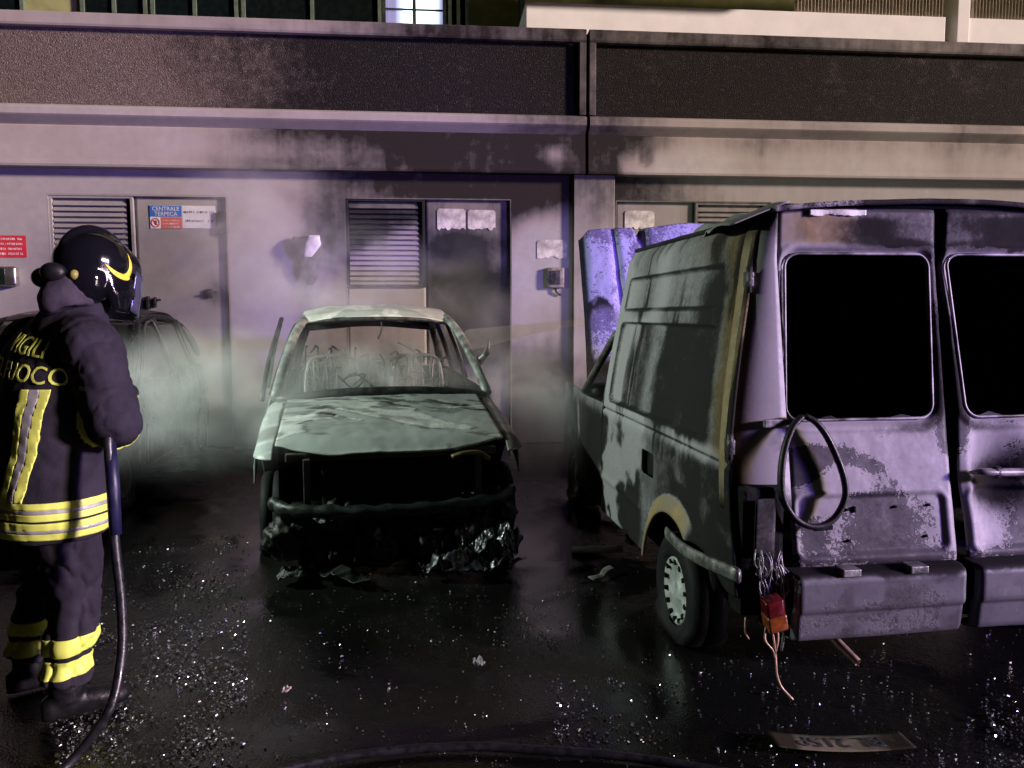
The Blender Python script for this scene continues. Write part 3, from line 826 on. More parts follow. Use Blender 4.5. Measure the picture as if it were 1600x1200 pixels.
def side_attr(U, V, X, Y, Z):
    u, z = U, V
    n = fbm(u * 2.5, z * 2.5, 0, 41, 5); n2 = fbm(u * 7, z * 7, 0, 43, 4)
    soot = 0.10 + 0.14 * n + 0.42 * smooth(u, 1.12, 0.88) * smooth(z, 0.92, 0.98) + 0.20 * smooth(z, 0.90, 0.84)
    inwin = smooth(-rrect(u, z, 0.20, 1.70, 0.955, 1.44, 0.05), -0.01, 0.02)
    soot = soot + inwin * (0.72 * smooth(u, 0.98, 0.80) * (1 - 0.35 * smooth(n2, 0.45, 0.7)) + 0.55 * np.exp(-((u - 1.22) / 0.16) ** 2) + 0.1)
    soot = soot + 0.65 * smooth(u - ur(z), 0.20, 0.30) * smooth(u, 0.62, 0.3) * smooth(z, 0.9, 1.0) * smooth(z, 1.8, 1.5)
    soot = soot + 0.45 * np.exp(-((u - 1.35) / 0.22) ** 2) * smooth(z, 1.42, 1.5)
    soot = soot + 0.95 * smooth(n, 0.43, 0.56) * smooth(z, 0.90, 0.82) * smooth(u, 0.9, 1.15)
    soot = soot + 0.45 * smooth(z, 0.92, 0.86) * smooth(u, 0.85, 0.3) * smooth(n, 0.35, 0.6)
    soot = soot + 0.8 * smooth(z, 0.62, 0.5) * smooth(u, 0.35, 0.1) + 0.5 * smooth(z, 0.7, 0.5) * smooth(u, 0.3, 0.0)
    st_ = fbm(u * 9, z * 0.9, 0, 47, 4)
    soot = soot + 0.5 * smooth(st_, 0.52, 0.68) * smooth(z, 0.7, 1.0) + 0.22 * smooth(n, 0.5, 0.65)
    seam = smooth(0.010 - np.abs(rrect(u, z, 0.20, 1.70, 0.955, 1.44, 0.05) + 0.006), 0, 0.006) + smooth(0.008 - np.abs(rrect(u, z, 0.27, 1.70, 1.505, 1.70, 0.03) + 0.006), 0, 0.005) + smooth(0.007 - np.abs(z - 0.905), 0, 0.005)
    soot = soot * 0.95 + 0.6 * seam
    ring = arch_d(u, z)
    lip = smooth(0.09 - ring, 0, 0.02) * smooth(u, 0.12, 0.3)
    soot = soot * (1 - 0.95 * lip) + 0.8 * smooth(0.05 - np.abs(ring - 0.125), 0, 0.04) * smooth(u, 0.55, 0.25)
    och = 0.95 * smooth(u - ur(z), 0.30, 0.12) * smooth(z, 0.85, 1.0) + 0.75 * lip + 0.5 * smooth(z, 1.6, 1.8) * smooth(u, 1.0, 0.4)
    peel = 0.35 * smooth(z, 0.9, 0.8) * smooth(u, 0.9, 1.2) + 0.5 * smooth(0.05 - np.abs(ring - 0.10), 0, 0.03)
    return {'soot': soot, 'ochre': och, 'peel': peel, 'bare': 0.5 * smooth(n, 0.5, 0.7)}
sheet('side_panel', van, VANPAINT, lambda U, V: (side_w(U, V), U, V), -0.34, 1.79, 200, 0.25, 1.87, 160, hole=side_hole, attrs=side_attr, thick=0.012, out=(-1, 0, 0), inner=SOOT)
sheet('side_panel', van, VANPAINT, lambda U, V: (2 * VC - side_w(U, V), U, V), -0.34, 1.79, 60, 0.25, 1.87, 50, hole=side_hole, attrs=side_attr, thick=0.012, out=(1, 0, 0), inner=SOOT)
# fuel filler pocket, lower trim strip hanging behind the wheel
MB().box(0.03, 0.05, 0.74, 0.98, 0.64, 0.81).build('filler_pocket', SOOT, van)
mb = MB(); mb.tube(catmull([(-0.02, 0.50, 0.47), (-0.03, 0.25, 0.47), (-0.02, 0.0, 0.49), (-0.0, -0.25, 0.52)], 5), 0.03, 8, 0.35, up=(1, 0, 0))
mb.build('trim_strip', SCORCHED, van, True)
MB().box(0.19, 0.21, -0.12, 1.0, 0.30, 0.9).build('inner_arch', SOOT, van)

# rear corner pillars, rear doors
def rear_u(w, z):
    e = np.clip(np.abs(w - VC) / 0.92, 0, 1)
    return ur(z) + 0.05 * e ** 6 - 0.012
def pillar_f(sgn):
    def f(T, Z):
        # T 0..1 : from the side panel edge round the corner to the door edge
        w0 = tum(Z) - 0.010; w1 = 0.232
        a = T * math.pi / 2
        w = w0 + (w1 - w0) * (1 - np.cos(a)) ** 1.15
        u = ur(Z) - 0.012 + 0.11 * (1 - np.sin(a)) 
        return (w if sgn > 0 else 2 * VC - w), u, Z
    return f
def pillar_attr(U, V, X, Y, Z):
    n = fbm(U * 2, V * 4, 0, 51, 4)
    return {'soot': 0.22 + 0.5 * smooth(V, 1.7, 1.85) + 0.4 * (n > 0.55) * smooth(V, 1.2, 0.8) + 0.9 * smooth(V, 0.86, 0.7), 'ochre': 0.8 * smooth(U, 0.8, 0.3) + 0.1, 'peel': 0.15 * n, 'bare': 0.4 * n}
for sgn in (1, -1):
    sheet('corner_pillar', van, VANPAINT, pillar_f(sgn), 0, 1, 14, 0.74, 1.90, 54, attrs=pillar_attr, thick=0.008, out=(-0.5 * sgn, -1, 0), inner=SOOT)
WIN_L = (0.272, 0.882, 1.075, 1.722)
PAN_L = (0.252, 0.868, 0.565, 0.795)
def rdoor(w0, w1, mirror, dent):
    def X(w): return w
    def hole(W, Z):
        ww = W if not mirror else 2 * VC - W
        a, b_, c, d = WIN_L
        sk = 0.035 * (1.72 - Z) / 0.65
        return np.minimum(rrect(ww + sk, Z, a, b_, c, d, 0.055), 1e3)
    def f(W, Z):
        ww = W if not mirror else 2 * VC - W
        a, b_, c, d = WIN_L
        sk = 0.035 * (1.72 - Z) / 0.65
        u = rear_u(W, Z)
        dw = rrect(ww + sk, Z, a, b_, c, d, 0.055)
        u = u + 0.016 * smooth(0.024 - dw, 0, 0.020) - 0.004 * np.exp(-((dw - 0.036) / 0.010) ** 2)
        dp = rrect(ww, Z, PAN_L[0], PAN_L[1], PAN_L[2], PAN_L[3], 0.04)
        u = u + 0.011 * smooth(-dp, 0, 0.02) - 0.004 * np.exp(-((dp - 0.008) / 0.008) ** 2)
        edge = rrect(ww, Z, 0.235, 0.905, 0.525, 1.90, 0.03)
        u = u + 0.02 * smooth(edge, -0.02, 0.012)
        u = u + 0.016 * (fbm(W * 3, Z * 3, 0, 77 + mirror, 3) - 0.5) + 0.004 * (fbm(W * 16, Z * 16, 0, 79, 3) - 0.5)
        if dent:
            u = u + 0.075 * np.exp(-((W - 1.10) / 0.13) ** 2 - ((Z - 0.83) / 0.16) ** 2) - 0.03 * np.exp(-((W - 0.99) / 0.03) ** 2 - ((Z - 0.75) / 0.2) ** 2)
        return W, u, Z
    def at_(U, V, X_, Y, Z):
        w, z = (U if not mirror else 2 * VC - U), V
        n = fbm(U * 3.2, V * 3.2, 0, 61, 5); nf = fbm(U * 11, V * 11, 0, 62, 4)
        a, b_, c, d = WIN_L
        dw = rrect(w + 0.035 * (1.72 - z) / 0.65, z, a, b_, c, d, 0.055)
        right = smooth(w, 0.80, 0.90)
        peel = 0.22 + 0.26 * smooth(n, 0.48, 0.62) + 0.85 * right * smooth(z, 1.85, 1.2) * smooth(z, 0.86, 1.0) * (0.5 + 0.5 * nf)
        peel = peel + 0.62 * np.exp(-((w - 0.57) / 0.15) ** 2) * smooth(z, 0.86, 0.72) * smooth(z, 0.53, 0.6)
        peel = peel + 0.5 * smooth(0.09 - np.abs(np.hypot(w - 0.42, (z - 0.78) * 1.2) - 0.20), 0, 0.09) * smooth(z, 0.80, 0.9)
        peel = peel + 0.62 * np.exp(-((w - 0.285) / 0.09) ** 2 - ((z - 0.90) / 0.09) ** 2) + 0.55 * np.exp(-((w - 0.31) / 0.07) ** 2 - ((z - 0.64) / 0.07) ** 2)
        peel = peel + 0.6 * smooth(w, 0.6, 0.7) * smooth(z, 1.73, 1.78) + 0.4 * np.exp(-((z - 0.55) / 0.03) ** 2) + 0.55 * smooth(n, 0.5, 0.6) * smooth(z, 1.02, 1.06)
        och = 0.95 * np.exp(-((w - 0.42) / 0.2) ** 2) * smooth(z, 1.74, 1.78) + 0.30 * np.exp(-((w - 0.40) / 0.2) ** 2 - ((z - 0.58) / 0.05) ** 2)
        soot = 0.16 + 0.65 * np.exp(-((w - 0.62) / 0.14) ** 2) * smooth(z, 1.73, 1.77) * smooth(z, 1.88, 1.84) + 0.6 * smooth(0.035 - np.abs(dw - 0.035), 0, 0.03) * smooth(w, 0.5, 0.9) * (0.5 + nf * 0.5)
        soot = soot + 0.35 * np.exp(-((w - 0.255) / 0.04) ** 2) * smooth(z, 1.6, 1.2) * 0.5 + 0.25 * n
        if dent:
            soot = soot + 0.9 * np.exp(-((U - 1.12) / 0.10) ** 2 - ((z - 0.80) / 0.09) ** 2) + 0.25 * smooth(n, 0.5, 0.7)  # darker inside the dent
        return {'soot': soot, 'peel': peel, 'ochre': och, 'bare': 0.25 * smooth(n, 0.55, 0.7) * smooth(z, 0.8, 1.0)}
    return hole, f, at_
h_, f_, a_ = rdoor(0.225, 0.915, False, False)
ld = sheet('rear_door', van, VANPAINT, f_, 0.234, 0.906, 112, 0.522, 1.902, 220, hole=h_, attrs=a_, thick=0.02, out=(0, -1, 0), inner=SOOT)
ld['label'] = 'left rear door with flaking paint and empty window'
h_, f_, a_ = rdoor(0.925, 1.61, True, True)
rd = sheet('rear_door', van, VANPAINT, f_, 0.944, 1.604, 100, 0.522, 1.91, 200, hole=h_, attrs=a_, thick=0.02, out=(0, -1, 0), inner=SOOT)
rd['label'] = 'dented right rear door hanging slightly ajar'
# bright metal window surrounds
WINTRIM = plain('window_channel', (0.17, 0.16, 0.17), 0.5, 0.3, 0.95, 7)
def wtrim(mirror, parent):
    a, b_, c, d = WIN_L; r = 0.055; pts = []
    for cx, cz, s0 in ((b_ - r, d - r, 0), (a + r, d - r, 90), (a + r, c + r, 180), (b_ - r, c + r, 270)):
        for k in range(7):
            t = R(s0 + 90 * k / 6); pts.append((cx + r * math.cos(t), cz + r * math.sin(t)))
    P = []
    for w, z in pts:
        w = w - 0.035 * (1.72 - z) / 0.65
        w = 2 * VC - w if mirror else w
        P.append((w, float(rear_u(w, z)) + 0.008, z))
    MB().tube(P, 0.006, 8, closed=True, up=(0, 1, 0)).build('window_channel', WINTRIM, parent, True)
wtrim(False, ld); wtrim(True, rd)
def remnant(parent, mirror, seed):
    rr_ = random.Random(seed); a, b_, c, d = WIN_L
    for k in range(3):
        bot = k < 5
        w = rr_.uniform(a + 0.06, b_ - 0.06); h = rr_.uniform(0.008, 0.022); hw = rr_.uniform(0.03, 0.08)
        z0 = c + 0.002 if bot else d - 0.002
        sg = 1 if bot else -1
        pts = [(w - hw, z0), (w - hw * 0.5, z0 + sg * h * rr_.uniform(.4, .9)), (w + rr_.uniform(-.3, .3) * hw, z0 + sg * h), (w + hw * 0.6, z0 + sg * h * rr_.uniform(.2, .7)), (w + hw, z0)]
        vs = []
        for dy in (0.006, 0.010):
            for (ww, z) in pts:
                x = ww - 0.035 * (1.72 - z) / 0.65; x = 2 * VC - x if mirror else x
                vs.append((x, float(rear_u(x, z)) + dy, z))
        new_mesh('glass_remnant', vs, [(0, 1, 2, 3, 4), (9, 8, 7, 6, 5)] + [(i, (i + 1) % 5, 5 + (i + 1) % 5, 5 + i) for i in range(5)], SOOTGLASS, parent, False)
SOOTGLASS = plain('sooted_glass', (0.008, 0.008, 0.009), 0.5, 0, 0.6, 30, 0, 0.1)
remnant(ld, False, 3); remnant(rd, True, 4)
# right door handle over its darkened dent
mb = MB(); mb.tube(catmull([(0.965, -0.185, 0.865), (1.0, -0.215, 0.872), (1.06, -0.22, 0.87), (1.25, -0.22, 0.866)], 4), [0.006, 0.01, 0.016, 0.019, 0.02, 0.02, 0.02, 0.02, 0.02, 0.02, 0.02, 0.02, 0.02], 10, 0.8)
mb.build('handle', plain('handle_grey', (0.30, 0.28, 0.27), 0.45, 0.3, 0.4), rd, True)
MB().blob((1.055, -0.215, 0.87), (0.03, 0.025, 0.026)).build('lock_barrel', CHAR, rd, True)
# badge slot and screw holes on the left door
mb = MB()
for w, z, a, b_ in ((0.37, 0.672, 0.026, 0.009), (0.46, 0.735, 0.005, 0.005), (0.66, 0.74, 0.005, 0.005), (0.80, 0.742, 0.005, 0.005), (0.78, 0.625, 0.005, 0.005), (0.46, 0.62, 0.005, 0.005), (0.49, 0.735, 0.004, 0.012)):
    mb.bbox(w - a, w + a, float(rear_u(w, z)) + 0.002, float(rear_u(w, z)) + 0.026, z - b_, z + b_, 0.002)
mb.build('fixing_hole', SOOT, ld)
# hinges
for z in (1.62, 0.98):
    mb = MB(); mb.tube([(float(tum(z)) - 0.004, float(ur(z)) + 0.012, z - 0.05), (float(tum(z)) - 0.004, float(ur(z)) + 0.012, z + 0.05)], 0.012, 10); mb.bbox(float(tum(z)) - 0.012, float(tum(z)) + 0.012, float(ur(z)) + 0.0, float(ur(z)) + 0.05, z - 0.03, z + 0.03, 0.004)
    mb.build('hinge', DARKSTEEL, van, True)
MB().bbox(0.135, 0.25, -0.150, -0.13, 1.055, 1.085, 0.004).build('hinge_strap', SCORCHED, van)
# dark gap between doors: seal strip set back

# roof of the load box, with buckled overhanging edge
def roof_f(W, U):
    e = np.abs(W - VC) / 0.79
    z = 1.925 - 0.05 * e ** 2.5 + 0.012 * (fbm(W * 3, U * 3, 0, 91) - 0.5)
    return W, U, z + 0.012 * smooth(U, 0.3, 0.0)
def roof_attr(U, V, X, Y, Z):
    n = fbm(X * 4, Y * 4, 0, 92)
    return {'soot': 0.75 + 0.3 * n - 0.6 * smooth(Y, 0.05, -0.02) * smooth(n, 0.42, 0.55), 'peel': 0.5 + 0 * X, 'bare': 0.3 + 0 * X}
sheet('roof', van, VANPAINT, roof_f, 0.20, 1.64, 80, -0.035, 1.80, 60, attrs=roof_attr, thick=0.02, out=(0, 0, 1), inner=SOOT)
def flap_f(T, U):
    k = smooth(U, 0.85, 0.05)
    w = 0.27 - T * (0.05 + 0.19 * k); z = 1.895 - 0.03 * T - 0.035 * T * k + 0.03 * (1 - T)
    return w, U, z + 0.008 * np.sin(U * 17)
sheet('roof_flap', van, VANPAINT, flap_f, 0, 1, 10, -0.03, 0.95, 30, attrs=lambda U, V, X, Y, Z: {'soot': 0.35 + 0 * X, 'peel': 0.3 + 0 * X, 'bare': 0.5 + 0 * X}, thick=0.004, out=(0, 0, 1), inner=SOOT)
# peeled paint scab over the left door
sheet('paint_scab', van, plain('paint_scab', (0.50, 0.50, 0.44), 0.6, 0, 0.2, 20, 0.4), lambda U, V: (U, rear_u(U, V) - 0.006 - 0.004 * np.sin(U * 40), V), 0.36, 0.60, 40, 1.855, 1.892, 8,
      hole=lambda U, V: V - 1.861 - 0.016 * fbm(U * 30, 0 * U, 0, 8), thick=0.003, out=(0, -1, 0))
# top frame rail above the doors
MB().bbox(0.24, 1.60, -0.005, 0.06, 1.903, 1.915, 0.004).build('rear_header', SOOT, van)
# load box front wall, bulkhead, floor
zz_ = np.linspace(0.3, 1.89, 14)
sheet('bulkhead', van, SOOT, lambda U, V: (U * (tum(V) + 0.004) + (1 - U) * (2 * VC - tum(V) - 0.004), 1.77 + 0 * U, V), 0, 1, 6, 0.3, 1.885, 16, thick=0.02, out=(0, -1, 0))
MB().box(0.14, 1.70, -0.15, 1.76, 0.42, 0.46).build('load_floor', SOOT, van)
MB().box(0.14, 1.70, 0.2, 3.5, 0.22, 0.30).build('chassis', SOOT, van)

# cab: door, window frame, pillars, roof, dashboard
def cab_w(u, z): return 0.14 * smooth(z, 0.85, 1.5) + 0.10 * smooth(u, 2.2, 3.4) + 0.012 * (fbm(u * 4, z * 4, 0, 15) - 0.5)
def cab_attr(U, V, X, Y, Z):
    n = fbm(U * 3, V * 3, 0, 16, 5)
    return {'soot': 0.5 + 1.0 * smooth(n, 0.40, 0.58) * smooth(V, 0.95, 0.7) + 0.5 * smooth(V, 0.55, 0.4), 'peel': 0.4 * smooth(n, 0.5, 0.6), 'bare': 0.4 + 0 * n}
sheet('front_door', van, VANPAINT, lambda U, V: (cab_w(U, V), U, V), 1.80, 2.60, 60, 0.26, 0.93, 50, attrs=cab_attr, thick=0.012, out=(-1, 0, 0), inner=SOOT)
sheet('front_door', van, VANPAINT, lambda U, V: (2 * VC - cab_w(U, V), U, V), 1.80, 2.60, 20, 0.26, 0.93, 20, attrs=cab_attr, thick=0.012, out=(1, 0, 0), inner=SOOT)
sheet('front_wing', van, VANPAINT, lambda U, V: (cab_w(U, V) + 0.01, U, V), 2.61, 3.5, 60, 0.26, 0.93, 50, hole=lambda u, z: np.hypot(u - 3.0, z - 0.24) - 0.33, attrs=cab_attr, thick=0.012, out=(-1, 0, 0), inner=SOOT)
sheet('front_wing', van, VANPAINT, lambda U, V: (2 * VC - cab_w(U, V) - 0.01, U, V), 2.61, 3.5, 20, 0.26, 0.93, 20, attrs=cab_attr, thick=0.012, out=(1, 0, 0), inner=SOOT)
for s in (0, 1):
    def mx(w): return w if s == 0 else 2 * VC - w
    MB().tube([(mx(0.12), 1.80, 1.36), (mx(0.11), 1.90, 1.355), (mx(0.06), 2.56, 0.93)], 0.028, 10, 0.8).build('windscreen_pillar', SCORCHED if s == 0 else SOOT, van, True)
    MB().tube([(mx(0.03), 1.83, 0.93), (mx(0.11), 1.84, 1.36)], 0.022, 8).build('door_pillar', SCORCHED if s == 0 else SOOT, van, True)
MB().bbox(0.12, 1.72, 1.79, 1.98, 1.345, 1.385, 0.015).build('cab_roof', SOOT, van)
mb = MB(); mb.tube(catmull([(0.10, 2.5, 0.93), (0.5, 2.62, 0.97), (0.92, 2.65, 0.98), (1.4, 2.62, 0.97), (1.74, 2.5, 0.93)], 5), 0.06, 8); mb.build('dashboard', CHAR, van, True)
mb = MB(); mb.tube([(0.5 + 0.17 * math.cos(a), 2.38 - 0.06 * math.sin(a), 0.98 + 0.16 * math.sin(a)) for a in np.linspace(0, 2 * math.pi, 25)[:-1]], 0.013, 8, closed=True); mb.build('steering_wheel', DARKSTEEL, van, True)
MB().bbox(0.14, 1.70, 3.42, 3.5, 0.3, 0.85, 0.02).build('front_panel', SOOT, van)
MB().bbox(0.35, 1.5, 2.75, 3.35, 0.35, 0.8, 0.08).build('engine', CHAR, van)

# raised bonnet, paint blistered, its outer face towards the camera
def bon_f(S, T):
    # S -1..1 across, T 0..1 from hinge to the leading edge
    wx = VC + S * (0.72 - 0.05 * T)
    z = 0.96 + 1.27 * T - 0.04 * np.abs(S) ** 3 + 0.05 * T * smooth(S, -0.2, 0.5)
    u = 3.06 + 0.42 * T + 0.16 * T * T - 0.10 * S * S * 0.5 + 0.05 * np.abs(S) ** 4
    u = u + 0.05 * np.exp(-((S + 0.55) / 0.05) ** 2) * smooth(T, 0.2, 0.6) + 0.10 * np.exp(-((S + 0.22 - 0.06 * T) / 0.06) ** 2) * smooth(T, 0.7, 1.0) + 0.04 * (fbm(S * 3, T * 3, 0, 24) - 0.5)
    z = z - 0.08 * np.exp(-((S + 0.22) / 0.045) ** 2) * smooth(T, 0.85, 1.0) - 0.07 * smooth(np.abs(S), 0.86, 1.0) * T
    return wx, u, z
def bon_attr(U, V, X, Y, Z):
    n = fbm(U * 4, V * 5, 0, 25, 5)
    return {'soot': 0.12 + 0.9 * np.exp(-((V - 0.42 - 0.2 * n) / 0.10) ** 2) * smooth(n, 0.42, 0.56) + 0.95 * smooth(V, 0.22, 0.08) + 0.9 * smooth(U, -0.90, -0.97), 'peel': 0.50 + 0.5 * (n - 0.4), 'bare': 0 * n, 'ochre': 0.3 * np.exp(-((V - 0.42) / 0.1) ** 2)}
sheet('bonnet', van, HOOD_PURPLE_LIT, bon_f, -1, 1, 120, 0, 1, 100, attrs=bon_attr, thick=0.025, out=(0, -1, 0), inner=SOOT)
mb = MB(); mb.tube([(0.25, 3.06, 0.85), (0.25, 3.12, 1.0)], 0.02, 8); mb.tube([(1.6, 3.06, 0.85), (1.6, 3.12, 1.0)], 0.02, 8); mb.build('bonnet_hinge', DARKSTEEL, van, True)

# rear bumper in two lengths, folded profile, clips on top
BUMP = burnt('scorched_bumper', (0.075, 0.075, 0.09), char=(0.03, 0.03, 0.035), brown=(0.10, 0.08, 0.05), metal_col=(0.12, 0.12, 0.13), seed=1.3)
def bumper(w0, w1):
    pr_ = [(-0.21, 0.535), (-0.295, 0.532), (-0.310, 0.524), (-0.318, 0.505), (-0.322, 0.41), (-0.318, 0.395), (-0.308, 0.385), (-0.303, 0.30), (-0.295, 0.282), (-0.275, 0.275), (-0.21, 0.28)]
    ks = np.cumsum([0] + [math.hypot(pr_[i + 1][0] - pr_[i][0], pr_[i + 1][1] - pr_[i][1]) for i in range(len(pr_) - 1)])
    def f(U, V):
        t = V * ks[-1]
        y = np.interp(t, ks, [p[0] for p in pr_]); z = np.interp(t, ks, [p[1] for p in pr_])
        e = smooth(np.minimum(U - w0, w1 - U), 0.02, 0.0)
        return U, y + 0.03 * e * e + 0.012 * (fbm(U * 4, z * 5, 0, 14, 3) - 0.5), z + 0.008 * (U - 0.9) + 0.010 * (fbm(U * 3, y * 3, 0, 15, 2) - 0.5)
    return sheet('rear_bumper', van, BUMP, f, w0, w1, 70, 0, 1, 60, attrs=lambda U, V, X, Y, Z: {'soot': 0.15 + 0.9 * smooth(Z, 0.5, 0.54) + 0.35 * smooth(fbm(X * 5, Z * 7, 0, 18, 4), 0.5, 0.65), 'peel': 0.2 + 0.35 * smooth(fbm(X * 3, Z * 3, 0, 19), 0.5, 0.6), 'bare': 0.3 * fbm(X * 6, Z * 6, 0, 20)}, thick=0.006, out=(0, -1, 0), inner=SOOT)
b1 = bumper(0.195, 0.885); bumper(0.925, 1.65)
for w in (0.405, 0.675): MB().bbox(w - 0.035, w + 0.035, -0.325, -0.26, 0.52, 0.548, 0.004).build('bumper_clip', SCORCHED, b1)
MB().box(0.12, 1.70, -0.20, -0.17, 0.30, 0.52).build('rear_valance', SOOT, van)
# burnt-out lamp corner: housing remains, tail lamp hanging on its wires
mb = MB(); mb.bbox(0.03, 0.20, -0.20, -0.08, 0.34, 0.84, 0.02); mb.build('lamp_recess', SOOT, van)
sheet('lamp_panel', van, VANPAINT, lambda U, V: (U, -0.21 - 0.02 * V, V), 0.07, 0.15, 6, 0.58, 0.80, 10, attrs=lambda U, V, X, Y, Z: {'soot': 0.80 + 0 * X, 'bare': 0.5 + 0 * X}, thick=0.004, out=(0, -1, 0), inner=SOOT)
rnd = random.Random(4)
mb = MB()
for k in range(26):
    x = 0.06 + 0.12 * rnd.random(); z0 = 0.62 - 0.10 * rnd.random(); u = -0.24
    mb.tube(catmull([(x, u, z0), (x + rnd.uniform(-.02, .03), u - 0.02, z0 - 0.05), (x + rnd.uniform(-.02, .05), u - rnd.uniform(0, .02), z0 - rnd.uniform(.08, .17))], 3), rnd.uniform(0.0015, 0.004), 5)
mb.build('melted_strands', plain('melted_strand', (0.16, 0.16, 0.16), 0.4, 0.3, 0.6, 30), van, True)
MB().tube(catmull([(0.165, -0.24, 0.60), (0.175, -0.26, 0.45), (0.178, -0.26, 0.30), (0.172, -0.255, 0.225)], 4), 0.006, 6).build('bracket_rod', SCORCHED, van, True)
tl = bpy.data.objects.new('tail_lamp', None); COL.objects.link(tl); tl.parent = van
m_t = Matrix.Translation((0.112, -0.30, 0.39)) @ Matrix.Rotation(R(-14), 4, 'Y') @ Matrix.Rotation(R(10), 4, 'X')
def lens_mat(name, col):
    m, nt, b = mat(name)
    nt.links.new(mixc(nt, rng(nt, noise(nt, ocoord(nt), 30, 4), 0.3, 0.7), tuple(c * 0.5 for c in col), col), b.inputs['Base Color'])
    b.inputs['Roughness'].default_value = 0.2; b.inputs['Transmission Weight'].default_value = 0.0
    return m
MB().bbox(-0.032, 0.036, -0.03, 0.03, 0.0, 0.065, 0.008, m_t).build('red_lens', lens_mat('red_lens', (0.09, 0.007, 0.010)), tl, True)
MB().bbox(-0.034, 0.040, -0.031, 0.03, -0.065, -0.001, 0.008, m_t).build('amber_lens', lens_mat('amber_lens', (0.20, 0.05, 0.012)), tl, True)
COPPER = plain('bare_wire', (0.45, 0.30, 0.22), 0.4, 0.4, 0.4, 30)
mb = MB()
for pts in ([(0.09, -0.29, 0.335), (0.085, -0.30, 0.29), (0.115, -0.30, 0.25), (0.125, -0.30, 0.22)], [(0.115, -0.29, 0.33), (0.12, -0.30, 0.28), (0.128, -0.30, 0.22), (0.13, -0.31, 0.16), (0.15, -0.31, 0.11), (0.185, -0.33, 0.07)], [(0.135, -0.29, 0.33), (0.135, -0.30, 0.29), (0.126, -0.30, 0.24)], [(0.03, -0.25, 0.36), (0.025, -0.26, 0.31), (0.04, -0.26, 0.28)]):
    mb.tube(catmull(pts, 5), 0.0035, 6)
mb.build('hanging_wire', COPPER, tl, True)
# exhaust end under the bumper
MB().tube([(0.37, -0.10, 0.30), (0.40, -0.26, 0.24), (0.43, -0.34, 0.20)], [0.018, 0.017, 0.015], 12, cap=False).build('exhaust_pipe', plain('rusty_pipe', (0.34, 0.24, 0.19), 0.5, 0.4, 0.4, 20), van, True)
# wheels
wheel(van, (0.085, 0.46, 0.205), -1, 0.27, 0.17, 0.155, RIM, slots=14)
wheel(van, (2 * VC - 0.085, 0.46, 0.205), 1, 0.27, 0.17, 0.155, RIM)
wheel(van, (0.16, 3.0, 0.22), -1, 0.27, 0.17, 0.155, DARKSTEEL)
wheel(van, (2 * VC - 0.16, 3.0, 0.22), 1, 0.27, 0.17, 0.155, DARKSTEEL)

# rubber window seal hanging in a loop from the left door
sl = thing('window_seal', 'loop of black rubber window seal hanging from the left rear van door', 'rubber seal', (1.10, 2.92, 0), R(1.9))
lp = [(0.275, -0.165, 1.098), (0.232, -0.178, 1.06), (0.195, -0.195, 0.99), (0.172, -0.215, 0.90), (0.176, -0.225, 0.80), (0.225, -0.235, 0.72), (0.30, -0.24, 0.69), (0.375, -0.235, 0.715), (0.42, -0.23, 0.785), (0.425, -0.22, 0.85), (0.405, -0.205, 0.93), (0.365, -0.19, 1.02), (0.325, -0.18, 1.075), (0.285, -0.168, 1.10)]
MB().tube(catmull(lp, 5), 0.0125, 10, 1.3, up=(0, 1, 0)).build('seal_strip', RUBBER, sl, True)

